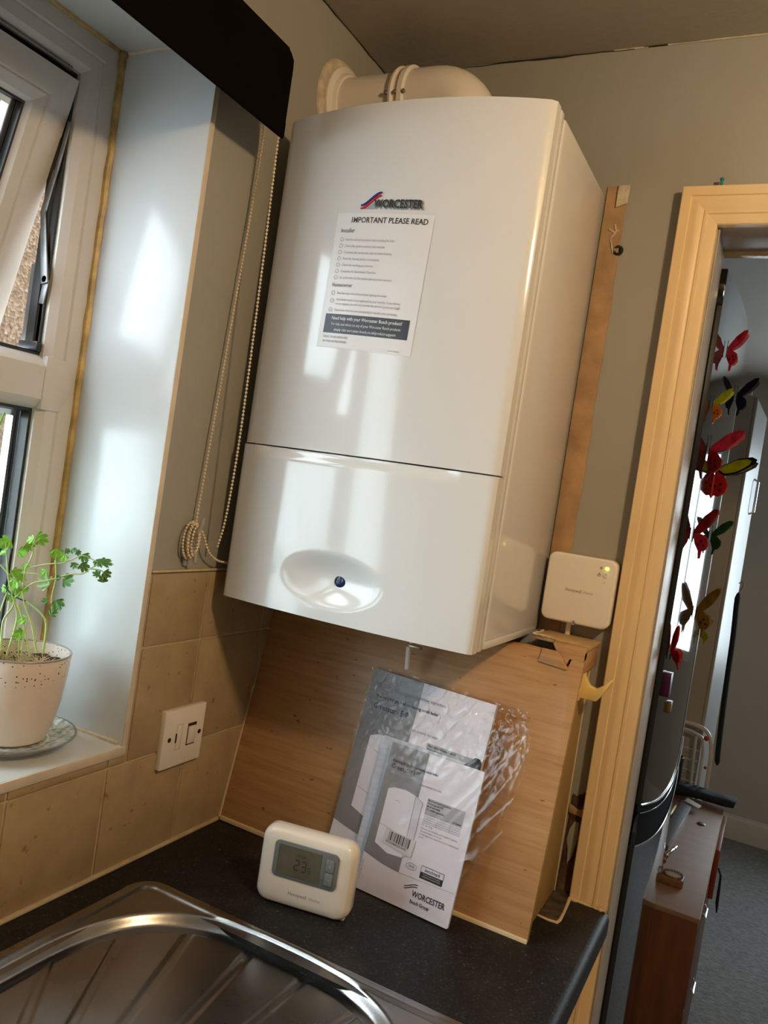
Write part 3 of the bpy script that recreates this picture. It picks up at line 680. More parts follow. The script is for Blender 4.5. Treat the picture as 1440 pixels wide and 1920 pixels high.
MB().lathe([(R0 - .004, 0), (R0 + .004, .001), (R0 + .005, .005), (R0 + .001, .0075), (R0 + .001, .014), (R0 + .005, .0165), (R0 + .005, .024), (R0 + .001, .026), (R0 - .004, .026)], (.112, FY, FZc), 'x', 40).build('clamp_collar', M_flue, fl)
for xx in (.110, .1255, .1395):
    a = math.radians(212); yy, zz = FY + math.cos(a) * (R0 + .003), FZc - math.sin(-a) * (R0 + .003) * -1
    MB().ball((xx, FY - (R0 + .004) * .985, FZc - .006), .0034, 6).build('clamp_screw', M_brass, fl)
MB().lathe([(R0, 0), (R0 + .006, 0), (R0 + .006, .010), (R0, .014)], (EX, FY, BZ1 - .003), 'z', 36).build('adaptor_ring', M_flue, fl)

# ------------------------------------------------------------------ wireless receiver, cable grommet
rc = thing('receiver_box', 'square white wireless receiver with green light beside boiler', 'receiver', (.482, -.02, .405))
fr = lambda a, b, h: (a, h, b)
MB().prism(rrect(.430, .5335, .4075, .5115, .012, 7), fr, -.0295, -.0008).build('body', M_plas, rc, bev=.0035, seg=3)
MB().prism(ell(.519, .4985, .0027, .0022, 14), fr, -.0305, -.029).build('status_light', M_led, rc, smooth=0)
MB().prism(ell(.5185, .4885, .0046, .0046, 20), fr, -.0303, -.029).build('push_button', M_white, rc, bev=.0003)
mb = text_mb([('Honeywell', .4625, .4555, .0066, .012, 'LEFT', 0, .86), ('Home', .4900, .4555, .0066, -.006, 'LEFT', 0, .86)], lambda a, b, h: (a, -.0295 - h, b - (a - .4625) * .0), .0003)
mb.build('maker_lettering', M_inkgrey, rc, smooth=0, recalc=False)
L = [[(.5075 + .0012 * k + .002 * math.cos(t), .4985 + (.0012 + .0007 * k) * math.sin(t)) for t in (-.9, -.4, 0, .4, .9)] for k in range(3)]
mb = strokes(L + [[(.5075, .4892), (.5105, .4892), (.5105, .4862), (.5075, .4862), (.5075, .4892)], [(.5185, .4905), (.5185, .4880)], [(.5165, .4775), (.5185, .4775)], [(.508, .4892), (.509, .4908), (.510, .4892)]], .0005, lambda a, b, h: (a, -.0295 - h, b), .0012)
mb.build('button_symbols', M_ink, rc, smooth=0, recalc=False)
MB().lathe([(0, -.0005), (.0020, -.0005), (.0034, 0), (.0034, .006), (0, .006)], (.4815, -.0300, .4095), 'y', 16).build('cover_screw', M_chrome, rc)
gr = thing('cable_grommet', 'small black rubber grommet in the bare plaster strip', 'grommet', (.454, 0, .975))
MB().lathe([(.0042, -.004), (.0062, -.005), (.0078, -.003), (.0078, 0), (.0042, 0)], (.4545, 0, .9805), 'y', 20).build('rim', M_black, gr)
MB().lathe([(0, -.001), (.0045, -.001), (.0045, 0), (0, 0)], (.4545, 0, .9805), 'y', 16).build('core', M_hole, gr)
cd = tag(MB().box(.4675, .4745, -.010, -.0008, .385, .410).build('cable_conduit', M_white, bev=.001), 'short white cable conduit below the receiver', 'conduit')

# ------------------------------------------------------------------ pipe boxing
bx = thing('pipe_boxing', 'wooden boxing on the worktop with broken top corner', 'boxing', (.26, -.1, 0))
def pn(x, s, h):            # tilted front: s up the slope, h towards the viewer
    return (x, -.188 + .2149 * s - .977 * h, .977 * s - .2149 * h)
# front panel with torn top right corner
top = .3775
P = [(.0075, .004), (.522, .001), (.522, .3755), (.505, .3765), (.501, .364), (.462, .366), (.4605, .3795), (.44, .3805), (.4, .378), (.2, .36), (.004, .344)]
def yslope(x, s, h):
    return pn(x, s, h)
mb = MB(); mb.prism(P, yslope, -.012, 0); lab(mb.build('front_panel', M_ply, bx, bev=.0008), 'leaning orange-brown plywood front panel')
MB().prism([(.0080, .0015), (.522, -.0015), (.522, .0048), (.0080, .0078)], pn, -.011, .0022).build('bottom_strip', M_plyedge, bx, bev=.0008)
MB().prism([(.0022, .004), (.0075, .004), (.0035, .344), (-.0005, .344)], pn, -.008, .001).build('edge_strip', M_plyedge, bx, bev=.0008)
MB().prism([(.4595, .366), (.4615, .3845), (.4845, .3845), (.502, .3645), (.502, .3625)], pn, .0002, .0035).build('broken_flap', M_ply, bx, bev=.0004)
# side return, its back edge white
MB().vf([(.503, -.1835, .0), (.513, -.1835, .0), (.513, -.012, .0), (.503, -.012, .0), (.503, -.1055, .366), (.513, -.1055, .366), (.513, -.012, .372), (.503, -.012, .372)],
        [(0, 1, 2, 3), (7, 6, 5, 4), (0, 4, 5, 1), (1, 5, 6, 2), (2, 6, 7, 3), (3, 7, 4, 0)]).build('side_panel', M_side, bx, bev=.0006)
MB().box(.5005, .5145, -.0125, -.0100, 0, .372).build('edge_strip', M_plyedge, bx, bev=.0006)
# top rail and cracked lid
MB().prism([(.474, .3935), (.5215, .392), (.5215, .3755), (.5015, .3765), (.4985, .3655), (.491, .370)], pn, -.016, -.0005).build('top_rail', M_ply, bx, bev=.0008)
MB().vf([(.5035, -.104, .350), (.5215, -.104, .350), (.5215, -.010, .350), (.5035, -.010, .350), (.5035, -.104, .3805), (.5215, -.104, .3805), (.5215, -.010, .3805), (.5035, -.010, .3805)],
        [(0, 1, 2, 3), (7, 6, 5, 4), (0, 4, 5, 1), (1, 5, 6, 2), (2, 6, 7, 3), (3, 7, 4, 0)]).build('side_rail', M_ply, bx, bev=.0008)
MB().prism([(.4375, -.078), (.441, -.002), (.523, -.006), (.5225, -.088), (.486, -.082), (.4765, -.090), (.470, -.081)], lambda a, b, h: (a, b, h), .3815, .3875).build('lid_board', pm('broken_chipboard', (.55, .37, .17), .6, var=.25, vscale=30), bx, bev=.0008)
ragline((.4375, -.078, .3885), (.470, -.081, .3882), 8, .0009, .002).build('torn_edge', M_filler, bx)
ragline((.4375, -.078, .3885), (.4405, -.030, .3890), 8, .0009, .002).build('torn_edge', M_filler, bx)
MB().box(.30, .50, -.085, -.060, .330, .352).build('inner_batten', M_inner, bx, bev=.001)
MB().tube([(.455, -.03, .10), (.455, -.045, .36)], .008, 12).build('inner_pipe', pm('copper', (.5, .22, .1), .35, metal=.9), bx)
# plastic hook
hk = thing('coat_hook', 'yellowed plastic hook on the side of the boxing', 'hook', (.5135, -.06, .31))
MB().prism(rrect(-.078, -.046, .3065, .3675, .003, 3), lambda a, b, h: (h, a, b), .5135, .5170).build('back_plate', M_hook, hk, bev=.0008)
# hook sticks out in +x, seen from the front
Q = [(.516, .310), (.540, .310), (.5465, .320), (.5590, .344), (.5565, .3465), (.5465, .335), (.537, .3275), (.5275, .3300), (.521, .340), (.516, .352)]
MB().prism(Q, lambda a, b, h: (a, h, b), -.070, -.056).build('prong', M_hook, hk, bev=.0016)
MB().lathe([(0, 0), (.0028, 0), (.0028, .001), (0, .001)], (.5170, -.050, .352), 'x', 12).build('screw_hole', M_hole, hk)

# ------------------------------------------------------------------ worktop and cabinet
wt = thing('worktop', 'black speckled laminate worktop along the tiled wall', 'worktop', (.3, -1.3, -.038))
WY0 = -2.6; HX0, HX1, HY0, HY1 = .075, .53, -1.33, -.42
mb = MB()
xs = [0.0005, HX0, HX1, .588]; yy = [WY0, HY0, HY1, -.0005]
for i in range(3):
    for j in range(3):
        if i == 1 and j == 1: continue
        a, b, c, d = xs[i], xs[i + 1], yy[j], yy[j + 1]; mb.vf([(a, c, 0), (b, c, 0), (b, d, 0), (a, d, 0)], [(0, 1, 2, 3)]); mb.vf([(a, c, -.038), (b, c, -.038), (b, d, -.038), (a, d, -.038)], [(3, 2, 1, 0)])
mb.vf([(HX0, HY0, 0), (HX0, HY1, 0), (HX0, HY1, -.038), (HX0, HY0, -.038), (HX1, HY0, 0), (HX1, HY1, 0), (HX1, HY1, -.038), (HX1, HY0, -.038)], [(0, 1, 2, 3), (7, 6, 5, 4), (1, 5, 6, 2), (4, 0, 3, 7)])
bmesh.ops.remove_doubles(mb.bm, verts=mb.bm.verts[:], dist=1e-5)
mb.build('laminate_top', M_work, wt, smooth=0)
P = [(.588, 0)] + [(.588 + .012 * math.sin(a), -.012 + .012 * math.cos(a)) for a in [PI / 2 * k / 6 for k in range(1, 7)]] + [(.600, -.032), (.596, -.038), (.588, -.038)]
MB().prism(P, lambda a, b, h: (a, h, b), WY0, -.0215).build('front_edge', M_work, wt, smooth=40)
mb = MB(); P = [(.516, -.104), (.541, -.098), (.5395, -.012)]
P = [(.513, -.1035), (.519, -.105), (.530, -.1065), (.5415, -.1055), (.5430, -.095), (.5425, -.070), (.5405, -.040), (.5390, -.020)]
mb.tube([(a, b, .0) for a, b in P], [.0016, .002, .0024, .0028, .0026, .0022, .0026, .003], 7); lab(mb.build('sealant_line', M_plyedge, wt), 'yellowed sealant line around the raw patch')
MB().prism([(.514, -.102), (.5405, -.103), (.5405, -.06), (.5385, -.002), (.514, -.002)], lambda a, b, h: (a, b, h), .0, .0009).build('raw_patch', pm('stained_patch', (.10, .075, .05), .6, col2=(.025, .018, .012), vscale=60, bump=.6), wt, smooth=0)
ragline((.541, -.0225, .001), (.593, -.0225, .001), 14, .0012, .003).build('sealant_line', M_plyedge, wt)
bc = thing('base_cabinet', 'cream base cabinet under the black worktop', 'cabinet', (.29, -1.3, FZ))
M_cab = pm('cream_cabinet', (.62, .52, .38), .4)
MB().box(.012, .55, -2.58, -.03, FZ + .1, -.039).build('carcass', M_cab, bc, smooth=0)
MB().box(.05, .50, -2.56, -.05, FZ, FZ + .1).build('plinth', M_cab, bc, smooth=0)
for k in range(4):
    y0 = -.035 - .6 * (k + 1); d = MB().box(.5505, .569, y0 + .003, y0 + .597, FZ + .11, -.045).build('door', M_cab, bc, bev=.002)
    MB().tube([(.57, y0 + .08, -.20), (.59, y0 + .08, -.20), (.59, y0 + .08, -.32), (.57, y0 + .08, -.32)], .005, 8).build('handle', M_chrome, d)

# ------------------------------------------------------------------ sink with drainer
SXL, SXR, SYB, SYF = .048, .553, -1.36, -.3945
def rr_sd(x, y, cx, cy, hx, hy, r):
    dx, dy = abs(x - cx) - (hx - r), abs(y - cy) - (hy - r)
    return math.hypot(max(dx, 0), max(dy, 0)) + min(max(dx, dy), 0) - r
def sstep(a, b, t): t = min(1, max(0, (t - a) / (b - a))); return t * t * (3 - 2 * t)
scx, scy, shx, shy = (SXL + SXR) / 2, (SYB + SYF) / 2, (SXR - SXL) / 2, (SYF - SYB) / 2
GA = [-46.5, -37, -27.6, -18.1, -8.1, 1.5, 11.3, 21, 31, 41]
def sinkz(x, y):
    d = -rr_sd(x, y, scx, scy, shx, shy, .038)
    z = .0004 + .0034 * sstep(0, .006, d) + .0007 * math.exp(-((d - .0165) / .0028) ** 2)
    z -= .0022 * sstep(.0175, .023, d)
    cx, cy = .288, -.62; ax = .215; ay = .214
    if y > cy: F = (abs((x - cx) / ax) ** 2.7 + abs((y - cy) / ay) ** 2.7) ** (1 / 2.7)
    else: F = abs((x - cx) / ax)
    din = (1 - F) * .21
    if y < -.93: din = min(din, .02 * 0 + (y + 1.32) if y < -1.1 else din)
    z += .0007 * math.exp(-((din + .002) / .004) ** 2)
    z -= .0115 * sstep(-.001, .010, din)
    if din > .018 and y > -.88:
        rx, ry = x - .315, y + .89; rad = math.hypot(rx, ry); an = math.degrees(math.atan2(rx, ry))
        if rad > .13:
            nearest = min(abs(an - g) for g in GA); dist = math.radians(nearest) * rad
            edge = min(din - .018, rad - .13)
            z += .0015 * sstep(.0028, .0080, min(dist, edge + .0028)) * sstep(0, .004, edge)
    if y < -.93:
        bd = -rr_sd(x, y, .29, -1.13, .185, .165, .06); z -= .15 * sstep(0, .03, bd)
    return z
xs_ = [SXL + (SXR - SXL) * i / 300 for i in range(301)]
ys_ = [SYF - .0014 * k for k in range(225)]
yv = ys_[-1]
while yv > SYB + .012: yv -= .012; ys_.append(yv)
ys_.append(SYB)
vs = []; W = len(xs_)
for y in ys_:
    for x in xs_:
        d = rr_sd(x, y, scx, scy, shx, shy, .038)
        if d > 0:                                  # pull the corner vertices onto the rounded outline
            qx = scx + math.copysign(shx - .038, x - scx); qy = scy + math.copysign(shy - .038, y - scy); l = math.hypot(x - qx, y - qy)
            px, py = qx + (x - qx) / l * .038, qy + (y - qy) / l * .038; vs.append((px, py, .0004))
        else: vs.append((x, y, sinkz(x, y)))
fs = [(j * W + i, (j + 1) * W + i, (j + 1) * W + i + 1, j * W + i + 1) for j in range(len(ys_) - 1) for i in range(W - 1)]
sk = thing('sink', 'stainless steel sink with fan ribbed drainer', 'sink', (.3, -.88, -.16))
mb = MB(); mb.vf(vs, fs); mb.build('drainer_and_bowl', M_steel, sk, smooth=40, recalc=False)
tp = thing('kitchen_tap', 'chrome mixer tap standing behind the sink bowl', 'tap', (.075, -1.13, .002))
MB().lathe([(0, 0), (.026, 0), (.026, .01), (.018, .02), (.016, .09), (0, .1)], (.085, -1.13, .003), 'z', 24).build('tap_body', M_chrome, tp)
MB().tube(bez([(.085, -1.13, .08), (.09, -1.13, .2), (.14, -1.13, .26), (.20, -1.13, .25), (.22, -1.13, .18)], 6), .011, 14).build('spout', M_chrome, tp)
MB().tube([(.085, -1.13, .10), (.085, -1.19, .13)], .006, 10).build('lever', M_chrome, tp)

# ------------------------------------------------------------------ fused switch
sw = thing('fused_switch', 'white fused wall switch on the beige tiles', 'switch', (0, -.314, .12))
fs_ = lambda a, b, h: (h, a, b)
MB().prism(rrect(-.3585, -.2715, .1245, .2095, .0015, 3), fs_, .004, .0125).build('faceplate', M_spur, sw, bev=.0012)
rk = MB().vf([(.0120, -.3060, .1525), (.0120, -.2900, .1525), (.0120, -.2900, .1790), (.0120, -.3060, .1790), (.0138, -.3060, .1525), (.0138, -.2900, .1525), (.0168, -.2900, .1790), (.0168, -.3060, .1790)], [(0, 1, 2, 3), (7, 6, 5, 4), (0, 4, 5, 1), (1, 5, 6, 2), (2, 6, 7, 3), (3, 7, 4, 0)])
MB().box(.0124, .01275, -.3075, -.2885, .1505, .1835).build('rocker_recess', M_darkred, sw, smooth=0)
rk.build('rocker', M_spur, sw, bev=.0005)
MB().box(.0124, .01275, -.3315, -.3185, .1480, .1865).build('carrier_gap', M_edge, sw, smooth=0)
MB().box(.0120, .0134, -.3300, -.3198, .1495, .1850).build('fuse_carrier', M_spur, sw, bev=.0005)
MB().box(.0125, .0136, -.3325, -.3306, .1600, .1735).build('pry_slot', M_hole, sw, smooth=0)
for y in (-.3450, -.2800): MB().lathe([(0, 0), (.0034, 0), (.0034, .0006), (0, .0006)], (.0124, y, .1665), 'x', 18).build('plate_screw', M_darkred, sw)

# ------------------------------------------------------------------ thermostat leaning on the worktop
def frame_of(x, y, a, t, W=None):
    u = Vector((math.cos(a), math.sin(a), 0)); up = Vector((-math.sin(a) * math.sin(t), math.cos(a) * math.sin(t), math.cos(t))); n = u.cross(up); b = Vector((x, y, .0016 if t > .1 else 0))
    return lambda p, q, h: tuple(b + u * p + up * q + n * h)      # h towards the viewer
th = thing('thermostat', 'white digital room thermostat standing on the black worktop', 'thermostat', (.25, -.32, 0))
tf = frame_of(.186, -.3370, .20, .0)
TW, THh = .1325, .1015
def tbody():
    mb = MB(); L0 = rrect(0, TW, 0, THh, .017, 8); n = len(L0); cx, cy = TW / 2, THh / 2
    rings = [(0.975, -.020), (1, -.018), (1, -.006), (.985, -.001), (.955, .0028), (.9, .0048), (.75, .0060), (.4, .0066)]
    vs = []; fs = []
    for s, h in rings: vs += [tf(cx + (a - cx) * s, cy + (b - cy) * s, h) for a, b in L0]
    for r in range(len(rings) - 1):
        for k in range(n): fs.append((r * n + k, r * n + (k + 1) % n, (r + 1) * n + (k + 1) % n, (r + 1) * n + k))
    fs += [tuple(range(n - 1, -1, -1)), tuple((len(rings) - 1) * n + k for k in range(n))]
    mb.vf(vs, fs); return mb
tbody().build('body', M_plas, th, smooth=50)
MB().prism(rrect(.008, TW - .006, .000, .006, .002, 2), tf, -.019, -.004).build('wall_plate', M_white, th, bev=.0005)
MB().prism(rrect(.0215, .1115, .0395, .0880, .007, 6), tf, .003, .0078).build('bezel', M_grey, th, bev=.0008)
MB().prism(rrect(.0275, .0880, .0440, .0835, .0012, 2), tf, .0076, .0082).build('screen', M_lcd, th, smooth=0)
for z0 in (.0455, .0635): MB().prism(rrect(.0950, .1060, z0, z0 + .0165, .0018, 3), tf, .0075, .0092).build('button', M_greyb, th, bev=.0005)
seg = {'2': 'abged', '3': 'abgcd', '5': 'afgcd'}
def digit(c, x, y, w_, h_, mb, wd):
    q = {'a': ((0, 1), (1, 1)), 'b': ((1, 1), (1, .5)), 'c': ((1, .5), (1, 0)), 'd': ((0, 0), (1, 0)), 'e': ((0, .5), (0, 0)), 'f': ((0, 1), (0, .5)), 'g': ((0, .5), (1, .5))}
    for s_ in seg[c]:
        (a, b), (c_, d) = q[s_]; g = .10
        ax, ay, bx_, by = x + w_ * a, y + h_ * b, x + w_ * c_, y + h_ * d; dx, dy = (bx_ - ax) * g, (by - ay) * g
        P0 = (ax + dx, ay + dy); P1 = (bx_ - dx, by - dy); l = math.hypot(P1[0] - P0[0], P1[1] - P0[1]); nx, ny = -(P1[1] - P0[1]) / l * wd / 2, (P1[0] - P0[0]) / l * wd / 2
        mb.vf([tf(P0[0] + nx, P0[1] + ny, .0084), tf(P1[0] + nx, P1[1] + ny, .0084), tf(P1[0] - nx, P1[1] - ny, .0084), tf(P0[0] - nx, P0[1] - ny, .0084)], [(0, 1, 2, 3)])
mb = MB(); digit('2', .0520, .0545, .0062, .0130, mb, .0014); digit('3', .0618, .0545, .0062, .0130, mb, .0014); digit('5', .0710, .0545, .0036, .0068, mb, .0009)
mb.build('display_digits', M_ink, th, smooth=0, recalc=False)
text_mb([('ROOM', .0545, .0720, .0048, 0, 'LEFT', 0, .9)], tf, .0084).build('display_text', pm('faint_lcd', (.03, .027, .02), .3), th, smooth=0, recalc=False)
strokes([[(.0988, .0718), (.1022, .0718)], [(.1005, .0701), (.1005, .0735)], [(.0988, .0538), (.1022, .0538)]], .0005, tf, .0094).build('button_symbols', M_pale, th, smooth=0, recalc=False)
text_mb([('Honeywell', .0480, .0190, .0066, .014, 'LEFT', 0, .92), ('Home', .0778, .0190, .0066, -.006, 'LEFT', 0, .92)], tf, .0064).build('maker_lettering', M_inkgrey, th, smooth=0, recalc=False)

# ------------------------------------------------------------------ booklets in a clear bag
a4 = thing('installation_manual', 'large grey and white installation manual at the back of the bag', 'booklet', (.31, -.2, 0))
f4 = frame_of(.2075, -.1990, -.133, .222)
mb = MB(); mb.prism(rrect(0, .210, 0.0005, .297, .001, 2), f4, -.0055, -.0004); mb.build('pages', M_page, a4, smooth=0)
MB().prism(rrect(0, .210, .0005, .297, .001, 2), f4, -.0004, 0).build('cover', M_cover, a4, smooth=0)
arc = lambda x0, x1, y0, y1, n=12: [(x0 + (x1 - x0) * k / n, y0 + (y1 - y0) * (math.sin(PI / 2 * (k / n)) if True else 0)) for k in range(n + 1)]
MB().prism([(0, .068)] + [(.088 * k / 10, .068 - .010 * math.sin(PI / 2 * k / 10)) for k in range(1, 11)] + [(.0905, .297), (0, .297)], f4, 0, .0003).build('grey_print', M_covergrey, a4, smooth=0)
MB().prism([(.024, .200), (.040, .206), (.062, .205), (.090, .198), (.090, .075), (.024, .095)], f4, .0003, .0006).build('boiler_picture', M_cover, a4, smooth=0)
for L_ in ([(.026, .125), (.060, .116)], [(.058, .160), (.058, .145)], [(.038, .182), (.044, .180)]): strokes([L_], .0006, f4, .0008).build('picture_line', M_inkgrey, a4, smooth=0, recalc=False)
text_mb([('Greenstar i ErP', .016, .2405, .0120, .008, 'LEFT', 0, .82), ('Wall hung RSF gas-fired condensing combi boiler', .016, .257, .0068, .01, 'LEFT', 0, .82)], f4, .0007).build('title_text', M_ink, a4, smooth=0, recalc=False)
text_mb([('Installation, commissioning and servicing instructions', .016, .272, .0068, 0, 'LEFT', 0, .82), ('Including heating systems and sealed system domestic hot water', .016, .226, .0056, 0, 'LEFT', 0, .82)], f4, .0007).build('subtitle_text', M_inkgrey, a4, smooth=0, recalc=False)
MB().prism([(.120, .205), (.209, .205), (.209, .2175), (.120, .2175)], f4, 0, .0003).build('table_print', M_pale, a4, smooth=0)
text_mb([('These instructions apply in the UK', .122, .213, .0042, .01, 'LEFT', 0, .8), ('Model and natural gas', .122, .208, .0042, .01, 'LEFT', 0, .8)], f4, .0007).build('table_text', M_ink, a4, smooth=0, recalc=False)
lab(MB().prism([(.182, .203), (.1990, .2205), (.206, .220), (.2095, .215), (.2105, .200), (.2105, .19), (.182, .19)], f4, .0012, .0030).build('black_card_corner', M_card, a4, bev=.0004), 'black rounded card corner')

a5b = thing('folded_booklet', 'pale blue folded booklet mostly hidden behind the user booklet', 'booklet', (.33, -.22, 0))
f5b = frame_of(.2590, -.2135, -.098, .226)
MB().prism(rrect(0, .148, .0005, .210, .001, 2), f5b, -.0035, 0).build('pages', M_page, a5b, smooth=0)
text_mb([('G', .0225, .163, .010, .02, 'LEFT', 0, .85)], f5b, .0003).build('cover_text', M_ink, a5b, smooth=0, recalc=False)

a5 = thing('user_booklet', 'white and grey user booklet with barcode in front', 'booklet', (.35, -.22, 0))
f5 = frame_of(.2785, -.2235, -.0713, .228)
MB().prism(rrect(0, .148, .0005, .208, .0025, 3), f5, -.0040, -.0004).build('pages', M_page, a5, smooth=0)
MB().prism(rrect(0, .148, .0005, .208, .0025, 3), f5, -.0004, 0).build('cover', M_cover, a5, smooth=0)
MB().prism([(0, .051)] + [(.060 * k / 10, .051 - .0085 * math.sin(PI / 2 * k / 10)) for k in range(1, 11)] + [(.0625, .2075), (.001, .2075)], f5, 0, .0003).build('grey_print', M_covergrey, a5, smooth=0)
bp_ = MB().prism([(.013, .144), (.022, .148), (.040, .150), (.058, .147), (.0605, .062), (.036, .060), (.013, .068)], f5, .0003, .0006).build('boiler_picture', M_cover, a5, smooth=0)
MB().prism([(.0582, .147), (.0705, .141), (.0705, .070), (.0605, .062)], f5, .0003, .00055).build('picture_side', M_covermid, a5, smooth=0)
strokes([[(.013, .144), (.022, .148), (.040, .150), (.058, .147), (.0705, .141), (.0705, .072), (.060, .062), (.036, .060), (.013, .068), (.013, .144)], [(.058, .147), (.060, .062)], [(.0135, .095), (.059, .089)], [(.0285, .1315), (.0315, .1325), (.0375, .1300)]], .0005, f5, .0008).build('picture_lines', M_inkgrey, a5, smooth=0, recalc=False)
text_mb([('User instructions', .009, .1925, .0062, 0, 'LEFT', 0, .85)], f5, .0007).build('small_text', M_inkgrey, a5, smooth=0, recalc=False)
text_mb([('Wall hung RSF gas-fired condensing combi boiler', .009, .1815, .0052, .012, 'LEFT', 0, .72), ('Greenstar i', .009, .1725, .0100, .006, 'LEFT', 0, .84), ('ErP', .050, .1755, .0055, 0, 'LEFT', .3, .84)], f5, .0007).build('title_text', M_ink, a5, smooth=0, recalc=False)
text_mb([('Including heating systems and sealed system domestic hot water', .009, .1625, .0042, 0, 'LEFT', 0, .78), ('For operating', .0765, .1130, .0038, 0, 'LEFT', 0, .8), ('Read before use and handling; call the installer for assistance', .0765, .1085, .0032, 0, 'LEFT', 0, .72), ('This product applies in the UK only', .0765, .1045, .0032, 0, 'LEFT', 0, .72), ('A service engineer must complete the work; do not modify the system', .0765, .1005, .0032, 0, 'LEFT', 0, .66), ('gas safe', .0765, .0965, .0032, 0, 'LEFT', 0, .72)], f5, .0005).build('body_text', M_inkgrey, a5, smooth=0, recalc=False)
MB().prism([(.0765, .1285), (.1345, .1285), (.1345, .150), (.0765, .150)], f5, 0, .0003).build('table_header_print', M_pale, a5, smooth=0)
MB().prism([(.0765, .1165), (.1345, .1165), (.1345, .1285), (.0765, .1285)], f5, 0, .00025).build('table_print', M_covermid, a5, smooth=0)
strokes([[(.0765, .1285 - .003 * k), (.1345, .1285 - .003 * k)] for k in range(5)] + [[(.098, .1285), (.098, .1165)], [(.118, .1285), (.118, .1165)]], .0003, f5, .0006).build('table_lines', M_inkgrey, a5, smooth=0, recalc=False)
text_mb([('Model and country applicability', .078, .1465, .0036, .012, 'LEFT', 0, .8), ('Natural gas and LPG', .078, .1425, .0036, .012, 'LEFT', 0, .8), ('Model and details', .078, .1385, .0036, .012, 'LEFT', 0, .8), ('GC number applicability', .078, .1345, .0036, .012, 'LEFT', 0, .8), ('GC Number', .120, .1300, .0032, .012, 'LEFT', 0, .8)], f5, .0006).build('table_text', M_ink, a5, smooth=0, recalc=False)
st = lab(MB().prism([(.0255, .0925), (.0745, .0900), (.0725, .0665), (.0245, .0720)], f5, .0008, .0014).build('barcode_sticker', M_paper, a5, smooth=0), 'white barcode sticker')
rb = random.Random(3); L = []; u = .0325
while u < .068: wd_ = rb.choice([.0006, .0006, .0012, .0018]); L.append((u, wd_)); u += wd_ + rb.choice([.0006, .0009, .0014])
mb = MB()
for u, wd_ in L:
    k = -.0016 * (u - .03) / .04; mb.vf([f5(u, .0905 + k, .0016), f5(u + wd_, .0905 + k, .0016), f5(u + wd_ - .0006, .0785 + k * 1.6, .0016), f5(u - .0006, .0785 + k * 1.6, .0016)], [(0, 1, 2, 3)])
mb.build('barcode_bars', M_ink, st, smooth=0, recalc=False)
text_mb([('8737604883(2018-02)', .0300, .0745, .0042, .01, 'LEFT', 0, .90)], lambda a, b, h: f5(a, b - (a - .03) * .06, h), .0016).build('barcode_text', M_ink, st, smooth=0, recalc=False)
mb = strokes([ell(.0765, .0565, .0082, .0042, 24) + [(.0847, .0565)]], .0004, f5, .0005); mb.build('oval_outline', M_ink, a5, smooth=0, recalc=False)
text_mb([('UK/IE', .0765, .0550, .0046, 0, 'CENTER', 0, .85)], f5, .0005).build('oval_text', M_ink, a5, smooth=0, recalc=False)
bk = MB().prism(rrect(.0915, .1265, .0470, .0635, .001, 2), f5, 0, .0003).build('benchmark_mark', M_ink, a5, smooth=0)
MB().prism(rrect(.0922, .1258, .0555, .0628, .0006, 2), f5, .0003, .0005).build('mark_field', M_cover, bk, smooth=0)
text_mb([('benchmark', .1090, .0572, .0066, .014, 'CENTER', .25, .80)], f5, .0007).build('mark_text', M_ink, bk, smooth=0, recalc=False)
text_mb([('The mark of quality for the installation', .109, .0525, .0026, 0, 'CENTER', 0, .66), ('commissioning and servicing of domestic', .109, .0497, .0026, 0, 'CENTER', 0, .66)], f5, .0006).build('mark_small_text', M_paper, bk, smooth=0, recalc=False)
strokes([[(.060, .0425), (.1465, .0455)]], .0004, f5, .0005).build('rule_line', M_inkgrey, a5, smooth=0, recalc=False)
wv = lambda o: [(.0735 + .0195 * t, .0270 + .0065 * (3 * t * t - 2 * t ** 3) + o + .001 * math.sin(PI * t)) for t in [k / 10 for k in range(11)]]
strokes([wv(0), wv(.0030)], .0011, f5, .0005).build('wave_emblem', M_ink, a5, smooth=0, recalc=False)
text_mb([('WORCESTER', .0870, .0210, .0110, .020, 'LEFT', 0, .78), ('Bosch Group', .0865, .0120, .0068, .012, 'LEFT', 0, .80)], f5, .0005).build('brand_lettering', M_ink, a5, smooth=0, recalc=False)
text_mb([('8 737 604 883 (2018/02)', .0060, .0120, .0032, 0, 'LEFT', 0, .8)], lambda a, b, h: f5(.0040 - (b - .0120), .0140 + (a - .006), h), .0005).build('edge_text', M_inkgrey, a5, smooth=0, recalc=False)

